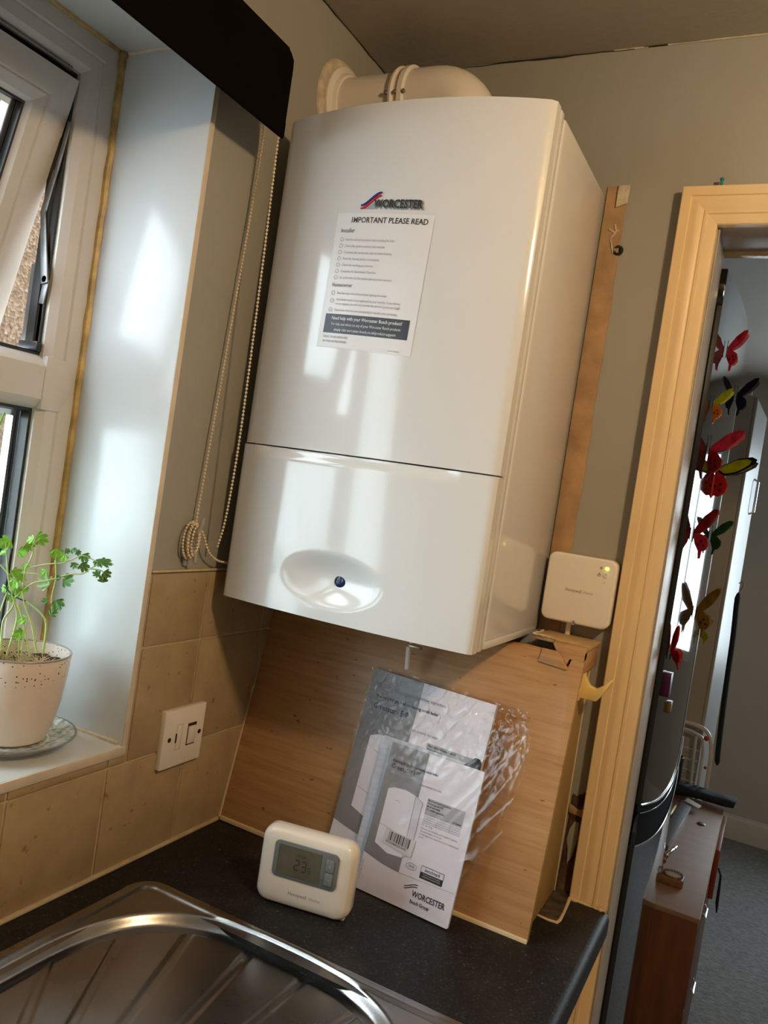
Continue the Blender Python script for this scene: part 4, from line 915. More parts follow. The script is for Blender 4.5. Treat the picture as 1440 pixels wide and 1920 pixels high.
# clear bag: two crumpled sheets, one in front of the booklets and one behind
def noise2(x, y, sd=0):
    from mathutils import noise as nz
    return nz.noise(Vector((x, y, sd)))
def bagsheet(fr_, off, sgn, crx):
    out = [(-.012, .010), (.004, -.001), (.153, -.001), (.170, .060), (.196, .110), (.199, .190), (.212, .245), (.190, .292), (.06, .303), (-.058, .301), (-.060, .230), (-.062, .150), (-.05, .06)]
    def mapf(u, v):
        # left and right edge at height v
        s = v * .302
        xr = [(0, .153), (.06, .170), (.11, .188), (.19, .196), (.245, .206), (.302, .190)]; xl = [(0, -.012), (.06, -.050), (.15, -.064), (.23, -.066), (.302, -.063)]
        def ip(T):
            for (a, b), (c, d) in zip(T, T[1:]):
                if s <= c: return b + (d - b) * (s - a) / (c - a)
            return T[-1][1]
        x = ip(xl) + (ip(xr) - ip(xl)) * u; ed = min(u, 1 - u, v * 1.2, 1 - v) * 2
        q = abs(noise2(x * 18, s * 9, sgn)) ; q2 = 1 - abs(noise2((x - s * .55) * 42, (s + x * .4) * 7, sgn + 5)); q3 = 1 - abs(noise2(x * 60 + s * 30, s * 55 - x * 20, 9)) 
        top_ = max(0, (s - .15) / .15); amp = crx * (.25 + .75 * top_)
        h = off * min(1, ed * 6) + amp * (.003 * q + .0050 * q2 ** 9 + .0060 * q3 ** 6 * top_) * sgn
        if h * sgn < .0008: h = .0008 * sgn
        return fr_(x, max(s, .0008), h)
    mb = MB(); mb.grid(mapf, 150, 180); return mb
bag = thing('clear_plastic_bag', 'crumpled clear plastic bag around the boiler booklets', 'bag', (.33, -.23, 0))
bagsheet(f5, .0030, 1, 1.0).build('front_film', M_film, bag, smooth=60, recalc=False)
bagsheet(lambda a, b, h: f4(a + .062, b, h), -.0068, -1, .3).build('back_film', M_film, bag, smooth=60, recalc=False)

# ------------------------------------------------------------------ potted herb on the sill
PX, PY, PZ = -.090, -.531, OZ0
sc_ = thing('saucer', 'patterned ceramic saucer under the speckled pot', 'saucer', (PX, PY, PZ))
MB().lathe([(0, .004), (.040, .0045), (.058, .0085), (.078, .0155), (.0792, .0172), (.078, .0178), (.060, .0115), (.042, .0075), (0, .0070)], (PX, PY, PZ), 'z', 56).build('dish', M_saucer, sc_)
MB().lathe([(.034, 0.0), (.048, 0.0), (.052, .0085), (.046, .0085), (.034, .004)], (PX, PY, PZ), 'z', 40).build('foot_ring', M_white, sc_)
MB().lathe([(.0775, .0160), (.0800, .0168), (.0800, .0180), (.0775, .0184)], (PX, PY, PZ), 'z', 56).build('grey_rim', pm('grey_glaze', (.22, .22, .22), .2), sc_)
pt = thing('potted_parsley', 'leggy green parsley in a speckled cream ceramic pot', 'potted plant', (PX, PY, PZ + .0072))
pz = PZ + .0072; RH = .1135
MB().lathe([(0, 0), (.036, 0), (.042, .004), (.0500, .026), (.0560, .055), (.0590, .085), (.0605, RH), (.0600, RH + .0008), (.0585, RH), (.0575, .095), (.056, .085), (0, .085)], (PX, PY, pz), 'z', 56).build('pot', M_pot, pt)
MB().lathe([(.0583, RH - .0006), (.0585, RH + .0010), (.0603, RH + .0012), (.0612, RH - .0004), (.0606, RH - .0014)], (PX, PY, pz), 'z', 56).build('pot_rim', pm('taupe_glaze', (.30, .26, .22), .3), pt)
def soil(u, v):
    r = u * .0575; a = v * 2 * PI; x, y = r * math.cos(a), r * math.sin(a)
    return (PX + x, PY + y, pz + .097 + .006 * noise2(x * 90, y * 90) + .003 * noise2(x * 300, y * 300, 3) + .008 * (x / .06) * 0)
MB().grid(soil, 16, 48).build('soil', M_soil, pt, recalc=False)
LEAF= [(-0.07, -0.515, 0.425, 0.0147, 0), (-0.061, -0.511, 0.421, 0.011, 0), (-0.052, -0.506, 0.431, 0.0092, 1), (-0.059, -0.509, 0.429, 0.0073, 1), (-0.046, -0.503, 0.429, 0.0073, 1), (-0.038, -0.499, 0.425, 0.0128, 1), (-0.048, -0.504, 0.413, 0.0092, 1), (-0.037, -0.499, 0.413, 0.0138, 1), (-0.023, -0.491, 0.421, 0.011, 1), (-0.015, -0.487, 0.422, 0.0165, 1), (-0.02, -0.491, 0.406, 0.0101, 1), (-0.01, -0.486, 0.408, 0.011, 1), (-0.013, -0.487, 0.4, 0.0119, 1), (-0.054, -0.508, 0.392, 0.0165, 1), (-0.063, -0.513, 0.394, 0.0073, 1), (-0.08, -0.521, 0.398, 0.011, 0), (-0.077, -0.52, 0.385, 0.0183, 2), (-0.06, -0.512, 0.361, 0.0156, 1), (-0.073, -0.519, 0.362, 0.0083, 1), (-0.064, -0.514, 0.348, 0.0119, 1), (-0.129, -0.544, 0.428, 0.0183, 0), (-0.13, -0.545, 0.415, 0.011, 0), (-0.102, -0.531, 0.428, 0.0128, 0), (-0.091, -0.525, 0.439, 0.0165, 0), (-0.11, -0.535, 0.419, 0.0128, 0), (-0.101, -0.53, 0.437, 0.011, 0), (-0.113, -0.537, 0.392, 0.0147, 0), (-0.103, -0.532, 0.402, 0.011, 0), (-0.113, -0.538, 0.379, 0.0165, 0), (-0.105, -0.534, 0.387, 0.011, 0), (-0.122, -0.543, 0.37, 0.011, 0), (-0.106, -0.535, 0.368, 0.0128, 0), (-0.113, -0.538, 0.36, 0.011, 0), (-0.099, -0.531, 0.374, 0.0092, 0), (-0.095, -0.531, 0.335, 0.0128, 0), (-0.096, -0.532, 0.316, 0.0147, 0)]
STEM= [[[-0.074, -0.521, 0.295], [-0.084, -0.525, 0.329], [-0.096, -0.53, 0.353], [-0.101, -0.532, 0.372], [-0.102, -0.532, 0.39], [-0.102, -0.531, 0.404]], [[-0.067, -0.517, 0.295], [-0.068, -0.517, 0.331], [-0.077, -0.521, 0.346], [-0.095, -0.53, 0.358]], [[-0.113, -0.541, 0.285], [-0.117, -0.542, 0.327], [-0.109, -0.537, 0.349], [-0.109, -0.536, 0.371], [-0.113, -0.538, 0.379]], [[-0.107, -0.538, 0.285], [-0.102, -0.534, 0.333], [-0.109, -0.537, 0.357], [-0.119, -0.541, 0.383], [-0.129, -0.544, 0.428]], [[-0.101, -0.532, 0.372], [-0.089, -0.526, 0.383], [-0.077, -0.52, 0.387], [-0.066, -0.514, 0.392], [-0.055, -0.509, 0.394]], [[-0.101, -0.531, 0.399], [-0.08, -0.52, 0.408], [-0.061, -0.511, 0.413], [-0.051, -0.506, 0.419], [-0.039, -0.5, 0.426], [-0.023, -0.491, 0.421]], [[-0.07, -0.515, 0.415], [-0.066, -0.514, 0.393], [-0.067, -0.515, 0.374], [-0.067, -0.515, 0.362], [-0.064, -0.514, 0.348]], [[-0.06, -0.511, 0.396], [-0.048, -0.505, 0.401], [-0.037, -0.499, 0.403], [-0.029, -0.495, 0.411], [-0.022, -0.491, 0.418]], [[-0.029, -0.495, 0.411], [-0.015, -0.488, 0.41], [-0.013, -0.487, 0.4]], [[-0.101, -0.531, 0.401], [-0.097, -0.528, 0.419], [-0.099, -0.529, 0.428], [-0.091, -0.525, 0.439]], [[-0.103, -0.534, 0.352], [-0.095, -0.531, 0.334], [-0.081, -0.525, 0.29]], [[-0.131, -0.546, 0.399], [-0.12, -0.541, 0.389], [-0.109, -0.536, 0.38]], [[-0.103, -0.533, 0.393], [-0.086, -0.524, 0.394], [-0.079, -0.52, 0.39]], [[-0.122, -0.544, 0.34], [-0.119, -0.542, 0.36], [-0.117, -0.54, 0.369]], [[-0.094, -0.531, 0.285], [-0.095, -0.532, 0.309], [-0.096, -0.532, 0.316]], [[-0.09, -0.529, 0.285], [-0.092, -0.53, 0.32], [-0.095, -0.531, 0.334]]]
for k, s in enumerate(STEM):
    P = bez(s, 5); r0 = .0015 if k < 4 or k == 10 else .0010
    MB().tube(P, [r0 * (1 - .4 * i / len(P)) for i in range(len(P))], 6).build('stem', M_stem, pt)
def leaf_shape(s, rr):
    pts = [(0, 0)]
    lobes = [(-62, .62), (-28, .88), (0, 1.0), (28, .88), (62, .62)]
    out = []
    for k, (a, l) in enumerate(lobes):
        for da, f in ((-13, .72), (-7, .90), (-3.5, .84), (0, 1.0), (3.5, .84), (7, .90), (13, .72)):
            t = math.radians(a + da); out.append((math.sin(t) * l * f * s, math.cos(t) * l * f * s))
        if k < 4: t = math.radians((a + lobes[k + 1][0]) / 2); out.append((math.sin(t) * .5 * s, math.cos(t) * .5 * s))
    return pts, out
rl = random.Random(11)
VD = Vector(R_[2])                                # leaves are seen roughly face on, each turned its own way
for k, (x, y, z, s, c) in enumerate(LEAF):
    (o0,), out = leaf_shape(s * 1.12, rl)
    ang = {10: 1.9, 11: -1.0, 12: 3.1, 13: -1.7, 17: -.7, 18: 1.4, 19: -2.7, 9: -1.5, 16: 1.9, 23: -1.4, 20: .9}.get(k, rl.uniform(-1.6, 1.6))
    nrm = Vector((-VD.x * -1, -VD.y, rl.uniform(-.1, .75))); nrm = Vector((-VD.x + rl.uniform(-.5, .5), -VD.y + rl.uniform(-.5, .5), rl.uniform(.0, .9))).normalized()
    e1 = nrm.cross(Vector((0, 0, 1))).normalized() * -1; e2 = nrm.cross(e1) * -1
    ca, sa = math.cos(ang), math.sin(ang); A = e1 * ca + e2 * sa; B = e2 * ca - e1 * sa
    cen = Vector((x, y, z)) - B * s * .36
    vs = [cen]; 
    for (p, q) in out:
        r2 = (p * p + q * q) / (s * s); vs.append(cen + A * p + B * q - nrm * (s * .16 * r2) + nrm * s * .05 * math.cos(9 * math.atan2(p, q)))
    n = len(out); fs = [(0, i, i + 1) for i in range(1, n)] 
    MB().vf(vs, fs).build('leaf', (M_leafA, M_leafB, M_leafC)[c], pt, smooth=0, recalc=False)
mb = MB(); rs = random.Random(5)
for k in range(170):
    cxs, cys = rs.choice([(-.018, -.012), (.004, -.004), (.022, .006), (-.008, .012), (.030, .010)])
    a = rs.uniform(0, 2 * PI); l = rs.uniform(.006, .024); x0, y0 = PX + cxs + rs.uniform(-.006, .006), PY + cys + rs.uniform(-.006, .006)
    el = rs.uniform(.1, 1.3); mb.tube([(x0, y0, pz + .097), (x0 + math.cos(a) * l * .5 * math.cos(el), y0 + math.sin(a) * l * .5 * math.cos(el), pz + .098 + l * .6 * math.sin(el)), (x0 + math.cos(a) * l, y0 + math.sin(a) * l, pz + .099 + l * math.sin(el) * .9)], [.0006, .0004, .0002], 4)
mb.build('dry_stalks', M_straw, pt, kind='stuff')
TIE = [[-0.122, -0.543, 0.372], [-0.113, -0.539, 0.365], [-0.105, -0.534, 0.36], [-0.096, -0.53, 0.358]]
MB().tube(bez(TIE, 6), .0010, 7).build('green_tie', pm('dark_green_wire', (.01, .06, .05), .5), pt)
# second plant, mostly outside the frame
sp = thing('spear_leaf_plant', 'plant with long pointed green leaves at the window edge', 'potted plant', (-.10, -.70, OZ0))
MB().lathe([(0, 0), (.036, 0), (.045, .08), (.047, .082), (.044, .082), (.04, .07), (0, .07)], (-.10, -.70, OZ0), 'z', 32).build('pot', M_white, sp)
for k, (dx, dy, hh) in enumerate([(.0, .107, .415), (-.02, .02, .40), (.02, -.04, .36), (.01, -.09, .33), (-.02, -.06, .42)]):
    P = bez([(-.10, -.70, OZ0 + .07), (-.10 + dx * .3, -.70 + dy * .45, OZ0 + hh * .55), (-.10 + dx, -.70 + dy, OZ0 + hh)], 8)
    vs = []; fs = []
    for i, p in enumerate(P):
        wd_ = .009 * math.sin(PI * min(.97, .25 + .75 * i / (len(P) - 1))) + .0004; vs += [p + Vector((.45, -.6, .0)) * 0 + Vector((.6 * wd_, .55 * wd_, 0)), p + Vector((.002, -.002, 0)), p - Vector((.6 * wd_, .55 * wd_, 0))]
    for i in range(len(P) - 1): fs += [(3 * i, 3 * i + 1, 3 * i + 4, 3 * i + 3), (3 * i + 1, 3 * i + 2, 3 * i + 5, 3 * i + 4)]
    MB().vf(vs, fs).build('leaf', M_leafA, sp, recalc=False)

# ------------------------------------------------------------------ doorway
dr = thing('door_1', 'cream painted architrave around the open doorway', 'doorway', (.97, 0, FZ), kind='structure')
AX0, AX1, AZ = .538, 1.412, 1.0685
ap = [(0, 0), (0, .0195), (.0012, .0203), (.0135, .0203), (.0150, .0182), (.0168, .0184), (.0220, .0196), (.0270, .0188), (.0320, .0170), (.0340, .0166), (.0352, .0178), (.0390, .0178), (.0404, .0162), (.0480, .0152), (.0530, .0140), (.0545, .0120), (.0545, 0)]
fa = lambda a, b, h: (a, -h, b)
for sd, mbx in mitre(ap, AX0, AX1, FZ, AZ, fa, 'LTR', True).items(): mbx.build({'L': 'architrave', 'T': 'head_architrave', 'R': 'architrave'}[sd], M_cream, dr, smooth=30)
MB().box(DX0 - .02, DX0, 0.001, .112, FZ, DZ + .02).build('lining', M_lining, dr, bev=.001)
MB().box(DX0, DX0 + .002, .0, .010, FZ, DZ).build('lining_edge', M_lining, dr, bev=.0005)
MB().box(DX1, DX1 + .02, 0.001, .112, FZ, DZ + .02).build('lining', M_lining, dr, bev=.001)
MB().box(DX0, DX1, 0.001, .112, DZ, DZ + .02).build('head_lining', M_lining, dr, bev=.001)
MB().box(DX0, DX1, .100, .122, DZ - .004, DZ + .03).build('head_bead', M_cream, dr, bev=.001)
pp = thing('push_pin', 'small teal push pin above the doorway architrave', 'push pin', (.5885, -.015, 1.062))
PQ = Vector((.589, -.012, 1.0695))
MB().lathe([(0, 0), (.0032, 0), (.0036, .0012), (.0020, .003), (.0017, .0075), (.0030, .0095), (.0034, .0115), (.0026, .0125), (0, .0125)], PQ, 'z', 16).build('pin_head', M_teal, pp)
MB().tube([PQ + Vector((0, 0, .0005)), PQ - Vector((0, 0, .006))], .0005, 6).build('pin_point', M_chrome, pp)

# ------------------------------------------------------------------ far room
FY1 = 3.23; RX0, RX1 = 0.0, 2.65
tag(MB().box(RX0, RX1 + .1, .11, FY1 + .1, FZ - .1, FZ).build('floor_far', M_carpet, smooth=0, kind='structure'), 'blue grey carpet in the room beyond the doorway', 'carpet')
tag(MB().box(RX0, RX1 + .1, .11, FY1 + .1, CZ + .10, CZ + .2).build('ceiling_far', M_farwall, smooth=0, kind='structure'), 'plain ceiling of the room beyond the doorway', 'ceiling')
wf = MB(); wf.box(RX0, 1.0, FY1, FY1 + .1, FZ, CZ + .1).box(2.0, RX1 + .1, FY1, FY1 + .1, FZ, CZ + .1).box(1.0, 2.0, FY1, FY1 + .1, FZ, -.1).box(1.0, 2.0, FY1, FY1 + .1, 1.05, CZ + .1)
tag(wf.build('wall_far', M_farwall, smooth=0, kind='structure'), 'dim grey wall at the end of the room beyond', 'wall')
tag(MB().box(RX0 - .1, RX0, .11, FY1, FZ, CZ + .1).build('wall_far_left', M_farwall, smooth=0, kind='structure'), 'dim grey side wall of the room beyond', 'wall')
tag(MB().box(RX0, RX1, .1101, .118, DZ + .05, CZ + .1).box(RX0, DX0 - .06, .1101, .118, FZ, DZ + .05).box(DX1 + .06, RX1, .1101, .118, FZ, DZ + .05).build('wall_far_front', M_farwall, smooth=0, kind='structure'), 'grey wall around the doorway in the room beyond', 'wall')
tag(MB().box(RX1, RX1 + .1, .11, FY1, FZ, CZ + .1).build('wall_far_right', M_farwall, smooth=0, kind='structure'), 'grey side wall opposite the fridge in the room beyond', 'wall')
w2 = thing('window_2', 'white framed window lighting the room beyond', 'window', (1.5, FY1 + .05, -.1), kind='structure')
for sd, mbx in mitre([(0, 0), (.05, 0), (.05, .05), (0, .05)], 1.0, 2.0, -.1, 1.05, lambda a, b, h: (a, FY1 + .02 + h, b)).items(): mbx.build('frame_rail', M_upvc, w2, smooth=0)
MB().box(1.47, 1.53, FY1 + .02, FY1 + .07, -.05, 1.0).build('frame_mullion', M_upvc, w2, smooth=0)
MB().box(1.04, 1.96, FY1 + .045, FY1 + .048, -.06, 1.01).build('glass', M_glass, w2, smooth=0)
bbp = [(0, 0), (0, .018), (.09, .018), (.105, .014), (.112, .006), (.118, .005), (.12, 0)]
tag(MB().prism(bbp, lambda z, d, x: (x, FY1 - d, FZ + z), RX0, RX1).build('baseboard_far', M_fargloss, smooth=20, kind='structure'), 'cream skirting board along the far wall', 'skirting')

# fridge
fg = thing('fridge_freezer', 'tall glossy black fridge freezer just inside the doorway', 'fridge', (.3, .4, FZ))
FY0_, FY1_ = .125, .66; TOPZ = .99
def fx(y): t = (y - FY0_) / (FY1_ - FY0_); return .6025 + .0135 * math.sin(PI * min(max(t, 0), 1)) .__pow__(.8) + .008 * t
MB().box(.02, .570, FY0_ + .002, FY1_ - .002, FZ + .02, TOPZ - .015).build('cabinet', M_blackgloss, fg, bev=.004)
def fdoor(z0, z1, name, sc0=False, sc1=False):
    P = [(FY0_ + (FY1_ - FY0_) * k / 24) for k in range(25)]; vs = []; fs = []; nz = 16
    for j in range(nz + 1):
        for y in P:
            v = j / nz; zb = z0 - (.035 * math.sin(PI * (y - FY0_) / (FY1_ - FY0_)) if sc0 else 0); zt = z1 - (.035 * math.sin(PI * (y - FY0_) / (FY1_ - FY0_)) if sc1 else 0)
            vs.append((fx(y), y, zb + (zt - zb) * v))
    W = 25; n0 = len(vs)
    vs += [(.5715, y, z) for (x, y, z) in vs[:]]
    for j in range(nz):
        for i in range(24):
            a = j * W + i; fs.append((a, a + 1, a + W + 1, a + W)); fs.append((n0 + a, n0 + a + W, n0 + a + W + 1, n0 + a + 1))
    for i in range(24): fs += [(i, n0 + i, n0 + i + 1, i + 1), (nz * W + i, nz * W + i + 1, n0 + nz * W + i + 1, n0 + nz * W + i)]
    for j in range(nz): a = j * W; fs += [(a, a + W, n0 + a + W, n0 + a), (a + 24, n0 + a + 24, n0 + a + 24 + W, a + 24 + W)]
    MBx = MB(); MBx.vf(vs, fs); return MBx.build(name, pm('black_mirror_gloss', (.010, .011, .013), .05, coat=.3), fg, smooth=40)
fdoor(.120, TOPZ, 'upper_door', True, False); fdoor(FZ + .06, .050, 'lower_door', False, True)
def trimline(z, dz, nm, r=.0013):
    P = [(fx(y) + .0012, y, z - dz * math.sin(PI * (y - FY0_) / (FY1_ - FY0_))) for y in [FY0_ + (FY1_ - FY0_) * k / 24 for k in range(25)]]
    MB().tube(P, r, 8).build(nm, M_chrome, fg)
trimline(.121, .035, 'door_trim', .0013); trimline(.108, .035, 'door_trim', .0009); trimline(.0525, .035, 'door_trim', .0013)
dz_ = lambda y: .035 * math.sin(PI * (y - FY0_) / (FY1_ - FY0_))
MB().grid(lambda u, v: (fx(FY0_ + (FY1_ - FY0_) * u) - .0012, FY0_ + (FY1_ - FY0_) * u, .0495 + .071 * v - dz_(FY0_ + (FY1_ - FY0_) * u)), 24, 3).build('recess_shade_band', pm('matt_black', (.004, .004, .005), .95, spec=.05), fg, smooth=40)  # matt black sheet across the door gap, standing in for recess shade
MB().tube([(fx(y) - .002, y, TOPZ - .003) for y in [.15 + .02 * k for k in range(24)]], .0016, 8).build('top_trim', M_chrome, fg)
MB().prism(rrect(FY0_ - .004, FY0_ + .035, TOPZ - .055, TOPZ + .004, .004, 3), lambda a, b, h: (h, a, b), .565, .603).build('hinge_cover', M_blackgloss, fg, bev=.002)

# butterflies on the fridge door: wings stand out from the door like an open book
WINGC = {}
def wmat(nm, col, col2, sc=60):
    col = tuple(c * .5 for c in col); col2 = tuple(c * .5 for c in col2)
    return pm(nm, col, .35, col2=col2, vscale=sc)
M_bpink = wmat('pink_red_wing', (.62, .03, .09), (.28, .005, .02)); M_bdred = wmat('dark_red_wing', (.32, .01, .02), (.12, .004, .01)); M_bblue = wmat('deep_blue_wing', (.004, .008, .05), (.002, .002, .012))
M_byel = wmat('yellow_green_wing', (.50, .50, .01), (.25, .33, .02)); M_bred = wmat('scarlet_wing', (.65, .02, .008), (.45, .01, .005)); M_bgreen = wmat('dark_green_wing', (.02, .09, .03), (.008, .04, .015))
M_bgold = wmat('gold_brown_wing', (.30, .17, .02), (.16, .08, .01)); M_bpur = wmat('purple_wing', (.12, .005, .10), (.06, .002, .05)); M_bora = wmat('orange_wing', (.75, .22, .02), (.5, .1, .01)); M_bcream = wmat('cream_wing', (.60, .52, .35), (.5, .4, .25)); M_bblk = wmat('black_wing', (.006, .006, .007), (.004, .004, .004))
def butterfly(y, z, s, upm, lowm, tilt, label, spread=62, rim=True, x0=None):
    x0 = fx(min(y, FY1_)) + .0005 if x0 is None else x0
    b = thing('butterfly', label, 'butterfly ornament', (x0, y, z), 'butterfly ornaments on the black fridge')
    up = [(0, .0), (.10, .28), (.38, .72), (.72, 1.02), (.90, 1.05), (.92, .90), (.80, .62), (.62, .32), (.30, .02)]
    lo = [(0, .0), (.35, .02), (.62, -.12), (.70, -.38), (.58, -.62), (.46, -.66), (.44, -.95), (.37, -.97), (.33, -.66), (.14, -.40)]
    ct, st_ = math.cos(tilt), math.sin(tilt)
    for sgn in (1, -1):
        a = math.radians(spread)
        for nm, pl, mt in (('upper_wing', up, upm), ('lower_wing', lo, lowm)):
            def mp(p, q, h, sgn=sgn, a=a):
                p, q = p * ct - q * st_, p * st_ + q * ct
                return (x0 + .0012 + p * s * math.sin(a) + h * math.cos(a), y + sgn * (p * s * math.cos(a) - h * math.sin(a)), z + q * s)
            ob = MB().prism(pl, mp, -.0003, .0003).build(nm, M_bblk if (rim and nm == 'upper_wing') else mt, b, smooth=0)
            if rim and nm == 'upper_wing':
                cx_, cy_ = .45, .50; pin = [(cx_ + (p - cx_) * .80 - .03, cy_ + (q - cy_) * .80 - .03) for p, q in pl]
                MB().prism(pin, mp, -.0005, .0005).build('wing_panel', mt, ob, smooth=0)
            elif nm == 'lower_wing':
                mbs = MB()
                for (p, q) in ((.42, -.25), (.52, -.42), (.30, -.40)): mbs.prism(ell(p, q, .045, .045, 8), mp, -.0005, .0005)
                mbs.build('wing_spots', M_bblk, ob, smooth=0)
    MB().tube([(x0 + .002, y, z + .25 * s), (x0 + .003, y, z), (x0 + .002, y, z - .35 * s)], [.0006, .0016, .0007], 8).build('body', M_bblk, b)
    MB().tube([(x0 + .002, y - .004, z + .5 * s), (x0 + .002, y, z + .25 * s), (x0 + .002, y + .004, z + .5 * s)], .0003, 5).build('antennae', M_bblk, b)
    return b
butterfly(.20, .880, .034, M_bpink, M_bpink, -.1, 'pink and red butterfly ornament, topmost on the fridge', rim=False)
butterfly(.43, .845, .038, M_bblue, M_bblue, -.2, 'dark blue butterfly ornament near the top of the fridge')
butterfly(.156, .782, .030, M_byel, M_bora, -.2, 'small yellow green butterfly ornament with orange tails', rim=False)
butterfly(.19, .712, .048, M_bpink, M_bdred, -.35, 'crimson butterfly ornament directly above the large yellow one', rim=False)
butterfly(.30, .687, .056, M_byel, M_bred, -.55, 'large yellow, black and scarlet butterfly ornament')
butterfly(.17, .570, .042, M_bdred, M_bpink, 0, 'dark maroon butterfly ornament below the large yellow one', rim=False)
butterfly(.38, .572, .036, M_bgreen, M_bgreen, -.2, 'dark green butterfly ornament beside the maroon one', rim=False)
butterfly(.33, .430, .046, M_bgold, M_bgold, 0, 'golden brown butterfly ornament halfway down the fridge', rim=False)
butterfly(.52, .375, .028, M_bcream, M_byel, 0, 'small cream and yellow butterfly ornament below the golden one', rim=False)
butterfly(.145, .372, .034, M_bred, M_bred, .5, 'narrow red butterfly ornament low on the fridge', 40, rim=False)
mg = tag(MB().prism(rrect(.105 + .03, .165, .300, .338, .002, 2), lambda a, b, h: (h, a, b), fx(.15) - .004, fx(.15) + .010).build('fridge_magnet', M_bpur, bev=.001), 'purple block magnet below the red butterfly', 'magnet')
mg = tag(MB().prism(rrect(.20, .225, .262, .280, .002, 2), lambda a, b, h: (h, a, b), fx(.2) - .002, fx(.2) + .006).build('fridge_magnet', M_bgold, bev=.001), 'tiny brown magnet lowest on the fridge door', 'magnet')

# wardrobe
wd = thing('wardrobe', 'tall cream wardrobe with a door standing ajar', 'wardrobe', (.3, 1.95, FZ))
MB().box(.004, .590, 1.65, 2.45, FZ, 1.050).build('carcass', M_wardrobe, wd, bev=.002)
MB().box(.5905, .6015, 1.652, 2.44, FZ + .05, 1.046).build('door', M_wardrobe, wd, bev=.002)
MB().prism([(.6020, 1.66), (.600, 1.664), (.620, 2.10), (.622, 2.098)], lambda a, b, h: (a, b, h), FZ + .06, 1.04).build('open_door', M_wardfront, wd, smooth=0)
MB().tube([(.616, 1.98, .80), (.632, 1.98, .79), (.632, 1.98, .68), (.616, 1.98, .67)], .004, 8).build('handle', M_chrome, wd)
MB().lathe([(0, 0), (.006, 0), (.006, .002), (0, .002)], (.52, 1.6485, .86), 'y', 12).build('screw_cap', M_hole, wd)
jr = thing('storage_jar', 'pale glass jar on top of the cream wardrobe', 'jar', (.567, 1.70, 1.05))
MB().lathe([(0, 0), (.013, 0), (.013, .030), (.010, .034), (0, .034)], (.567, 1.70, 1.0505), 'z', 20).build('body', pm('milky_jar', (.55, .55, .52), .3), jr)
MB().lathe([(0, .034), (.0125, .034), (.0125, .046), (0, .047)], (.567, 1.70, 1.0505), 'z', 20).build('lid', M_bgold, jr)
jb = tag(MB().box(.50, .545, 1.68, 1.76, 1.0505, 1.080).build('flat_box', M_fargloss, bev=.002), 'flat pale box beside the jar on the wardrobe', 'box')
stp = thing('black_strap', 'black strap hanging from a hook on the wardrobe', 'strap', (.655, 1.62, -.15))
MB().tube(bez([(.640, 1.62, .402), (.6395, 1.62, .36), (.645, 1.62, .25), (.648, 1.62, .10), (.655, 1.62, -.10), (.660, 1.62, -.17)], 6), [.0015, .004, .006, .0075, .009] + [.0085] * 24 + [.006, .003], 8).build('webbing', M_navy, stp)
MB().tube(bez([(.636, 1.625, .43), (.646, 1.62, .437), (.648, 1.62, .42), (.641, 1.62, .405)], 4), .0015, 6).build('hook', M_brass, stp)
# clothes airer standing behind the chest
ai = thing('clothes_airer', 'white tubular clothes airer with red joints behind the chest', 'airer', (.55, 1.60, FZ))
MB().tube(bez([(.20, 1.60, -.03), (.50, 1.60, -.050), (.585, 1.60, -.054), (.622, 1.60, -.075), (.637, 1.60, -.13), (.640, 1.60, -.25), (.65, 1.60, FZ + .01)], 6), .0065, 10).build('outer_frame', M_fargloss, ai)
MB().tube(bez([(.20, 1.592, -.055), (.50, 1.592, -.070), (.585, 1.592, -.080), (.610, 1.592, -.11), (.615, 1.592, -.25), (.62, 1.592, FZ + .01)], 6), .005, 10).build('inner_frame', M_fargloss, ai)
for k in range(4): MB().tube([(.20, 1.598, -.115 - .035 * k), (.60, 1.598, -.135 - .035 * k)], .0016, 6).build('rail_wire', M_fargloss, ai)
MB().tube([(.585, 1.59, -.085), (.597, 1.59, -.40)], .005, 8).build('rail_post', pm('pale_green_tube', (.48, .52, .46), .4), ai)
for (px_, pz_) in ((.617, -.086), (.628, -.180)): MB().ball((px_, 1.588, pz_), .008 if pz_ > -.1 else .005, 8).build('red_joint', M_red, ai)

# chest of drawers
ch = thing('chest_of_drawers', 'low red brown wooden chest beyond the fridge', 'chest', (.45, 1.13, FZ))
CX0, CX1, CY0, CY1, CT = .15, .703, .705, 1.555, -.28
MB().box(CX0, CX1 - .016, CY0 + .016, CY1, FZ + .03, CT - .016).build('carcass', M_walnut, ch, bev=.001)
MB().box(CX0, CX1, CY0 - .002, CY1 + .004, CT - .012, CT).build('top', M_wtop, ch, bev=.001)
lab(MB().box(CX0, CX1 - .002, CY0, CY0 + .015, FZ, CT - .0125).build('side_panel', M_walnut, ch, bev=.001), 'red brown wooden end panel')
MB().box(CX1 - .0005, CX1 + .001, CY0, CY1, CT - .004, CT + .0005).build('edge_band', M_plyedge, ch, smooth=0)
for k in range(3):
    z1 = CT - .022 - .20 * k; d = MB().box(CX1 - .015, CX1 - .001, CY0 + .006, CY1 - .006, z1 - .19, z1).build('drawer', M_walnut, ch, bev=.0015)
    MB().tube([(CX1, 1.0, z1 - .09), (CX1 + .006, 1.0, z1 - .10), (CX1 + .006, 1.06, z1 - .10), (CX1, 1.06, z1 - .09)], .003, 8).build('handle', M_chrome, d)
lab(MB().box(CX1 - .0005, CX1 + .012, 1.22, 1.54, -.44, -.30).build('open_drawer', pm('bright_red_wood', (.22, .035, .01), .4, var=.2), ch, bev=.001), 'redder drawer front standing proud')
MB().tube([(.716, 1.36, -.40), (.726, 1.36, -.42), (.728, 1.36, -.50), (.731, 1.36, -.53)], [.003, .003, .005, .002], 8).build('black_pull', M_black, ch)
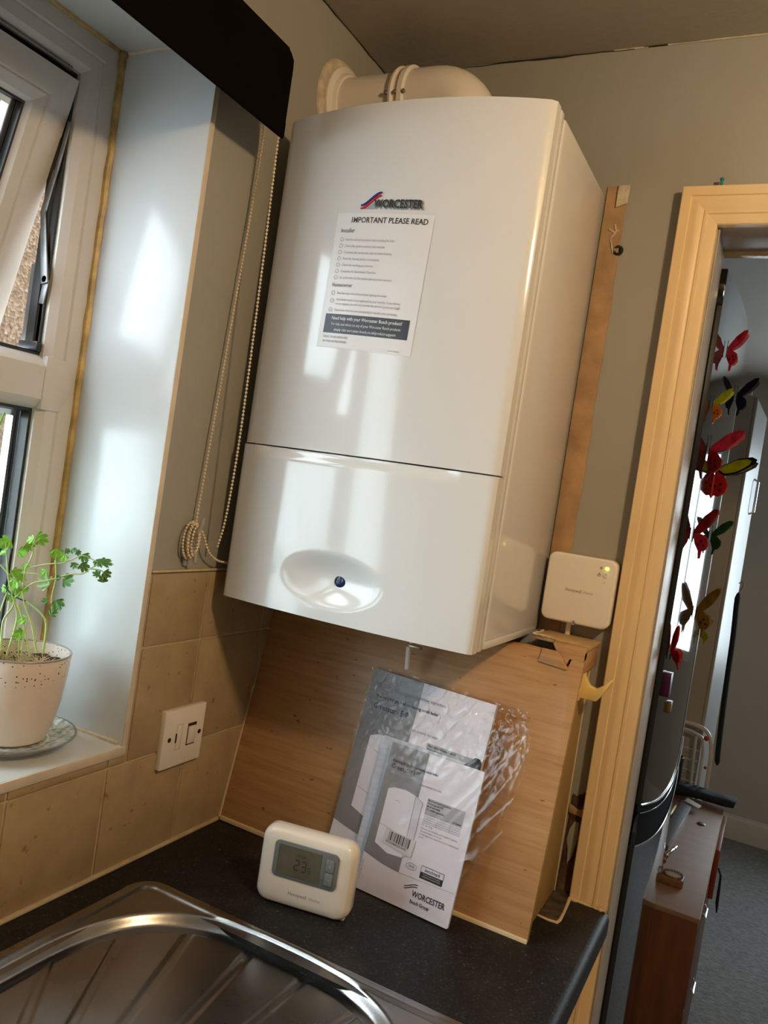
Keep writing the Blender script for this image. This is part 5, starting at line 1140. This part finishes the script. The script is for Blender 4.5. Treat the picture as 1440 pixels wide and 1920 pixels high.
MB().box(.545, .5545, CY0 + .01, 1.30, CT, CT + .012).build('raised_edge', M_wtop, ch, bev=.001)
# things on the chest
cv = thing('carved_dial_holder', 'small carved wooden holder with a round dial', 'ornament', (.605, .85, CT))
MB().prism(rrect(.587, .652, .825, .868, .006, 4), lambda a, b, h: (a, b, h), CT, CT + .020).build('base', M_oldwood, cv, bev=.003)
MB().lathe([(.0, .0), (.0190, .0), (.0190, .002), (.0, .002)], (.6265, .848, CT + .0195), 'z', 28).build('dial', pm('dull_dial', (.32, .27, .2), .3), cv)
mb = MB()
mb.lathe([(.0190, 0), (.0190, .004), (.0225, .004), (.0225, 0)], (.6265, .848, CT + .019), 'z', 32)
for k in range(24):
    a = 2 * PI * k / 24; mb.ball((.6265 + .0215 * math.cos(a), .848 + .0215 * math.sin(a), CT + .0245), .0014, 4)
mb.build('toothed_ring', M_oldwood, cv)
MB().tube(bez([(.592, .835, CT + .016), (.593, .850, CT + .034), (.598, .866, CT + .044), (.603, .880, CT + .052)], 5), [.010, .009, .0085, .009, .010, .009, .007, .007, .008, .009, .007, .006, .006, .007, .005, .003], 10).build('carved_figure', M_oldwood, cv)
pe = thing('metal_pen', 'short silver pen lying on the wooden chest', 'pen', (.60, 1.03, CT))
MB().tube([(.5955, 1.000, CT + .005), (.5965, 1.008, CT + .005), (.6045, 1.050, CT + .005), (.607, 1.062, CT + .005), (.611, 1.083, CT + .005)], [.002, .0045, .0048, .004, .0022], 14).build('barrel', M_chrome, pe)
MB().tube([(.6055, 1.055, CT + .005), (.6065, 1.060, CT + .005)], .0051, 12).build('black_band', M_black, pe)
lv = thing('grey_flat_case', 'long grey flat case lying across the chest', 'case', (.585, 1.25, CT))
MB().vf([(.560, 1.06, CT), (.592, 1.045, CT), (.6165, 1.455, CT), (.583, 1.470, CT), (.560, 1.06, CT + .014), (.592, 1.045, CT + .014), (.6165, 1.455, CT + .014), (.583, 1.470, CT + .014)], [(0, 3, 2, 1), (4, 5, 6, 7), (0, 1, 5, 4), (1, 2, 6, 5), (2, 3, 7, 6), (3, 0, 4, 7)]).build('case_body', M_alu, lv, bev=.001)
MB().vf([(.590, 1.455, CT + .0145), (.634, 1.420, CT + .0145), (.6405, 1.452, CT + .0145), (.596, 1.492, CT + .0145), (.590, 1.455, CT + .018), (.634, 1.420, CT + .018), (.6405, 1.452, CT + .018), (.596, 1.492, CT + .018)], [(0, 3, 2, 1), (4, 5, 6, 7), (0, 1, 5, 4), (1, 2, 6, 5), (2, 3, 7, 6), (3, 0, 4, 7)]).build('white_tag', M_paper, lv, bev=.0005)
sd_ = thing('yellow_screwdriver', 'yellow handled screwdriver in the gap beside the grey case', 'screwdriver', (.568, 1.36, CT))
MB().tube([(.566, 1.31, CT + .008), (.5665, 1.33, CT + .008), (.569, 1.38, CT + .008), (.5705, 1.41, CT + .008)], [.003, .006, .006, .003], 10).build('handle', pm('yellow_plastic', (.55, .38, .03), .3), sd_)
MB().tube([(.5705, 1.41, CT + .008), (.574, 1.47, CT + .008)], .0018, 6).build('shaft', M_chrome, sd_)
co_ = tag(MB().lathe([(0, 0), (.011, 0), (.012, .0015), (.010, .003), (0, .0035)], (.652, 1.335, CT + .0005), 'z', 24).build('oval_coaster', pm('dull_pewter', (.12, .11, .10), .35, metal=.5)), 'small dark metal disc on the wooden chest', 'disc')
bgc = thing('folded_dark_cloth', 'folded dark navy cloth at the far end of the chest', 'cloth', (.62, 1.56, CT))
def cloth(u, v):
    x = .50 + .232 * u; a = v * 2 * PI; w_ = .056 * (1 - .25 * u); h_ = .022 * (1 - .45 * u) + .002 * math.sin(9 * u)
    return (x + .004 * math.sin(7 * v), 1.560 + .040 * u * 0 + math.copysign(abs(math.cos(a)) ** .6, math.cos(a)) * w_ * .8, CT + .0225 + math.copysign(abs(math.sin(a)) ** .6, math.sin(a)) * h_ * .9 + .002 * noise2(x * 30, v * 5))
MB().grid(cloth, 24, 24).build('fabric', M_navy, bgc, smooth=60)
mb = MB()
for xe in (.50, .732):
    mb.vf([(xe, 1.560 + math.copysign(abs(math.cos(a)) ** .6, math.cos(a)) * (.056 if xe < .6 else .042) * .8, CT + .0225 + math.copysign(abs(math.sin(a)) ** .6, math.sin(a)) * (.0198 if xe < .6 else .0117)) for a in [2 * PI * k / 24 for k in range(24)]], [tuple(range(24))])
mb.build('fabric_end', M_navy, bgc, smooth=0)
mb = MB()
for k in range(36): mb.tube([(.555 + .0036 * k, 1.523, CT + .006), (.5557 + .0036 * k, 1.506, CT + .0012)], .0009, 4)
mb.build('orange_fringe', pm('rust_yarn', (.25, .06, .02), .9), bgc, kind='stuff')
cp = thing('black_mug', 'black round mug behind the fridge at the chest end', 'mug', (.535, 1.50, CT))
MB().lathe([(0, 0), (.026, 0), (.028, .004), (.028, .080), (.026, .082), (.025, .078), (.024, .006), (0, .005)], (.535, 1.545, CT + .044), 'z', 28).build('cup', M_black, cp)

# ------------------------------------------------------------------ ceiling lamp (outside the frame)
cg = thing('ceiling_lamp', 'small round ceiling lamp with frosted glass lighting the kitchen', 'lamp', (1.17, -.85, 1.23))
MB().lathe([(0, 0), (.06, 0), (.06, -.012), (.045, -.018), (0, -.018)], (1.17, -.85, CZ), 'z', 32).build('ceiling_plate', M_white, cg)
MB().lathe([(.0, -.018), (.035, -.018), (.040, -.04), (.030, -.052), (0, -.056)], (1.17, -.85, CZ), 'z', 32).build('glass_shade', M_shade, cg)

# ------------------------------------------------------------------ lift everything so that the floor is at z = 0
for o in SC.objects:
    if o.parent is None and o.type not in ('CAMERA', 'LIGHT'): o.location.z += ZW
SC.cycles.max_bounces = 10; SC.cycles.diffuse_bounces = 6; SC.cycles.transparent_max_bounces = 16
SC.cycles.use_denoising = True; SC.cycles.sample_clamp_indirect = 6
SC.cycles.caustics_reflective = False; SC.cycles.caustics_refractive = False
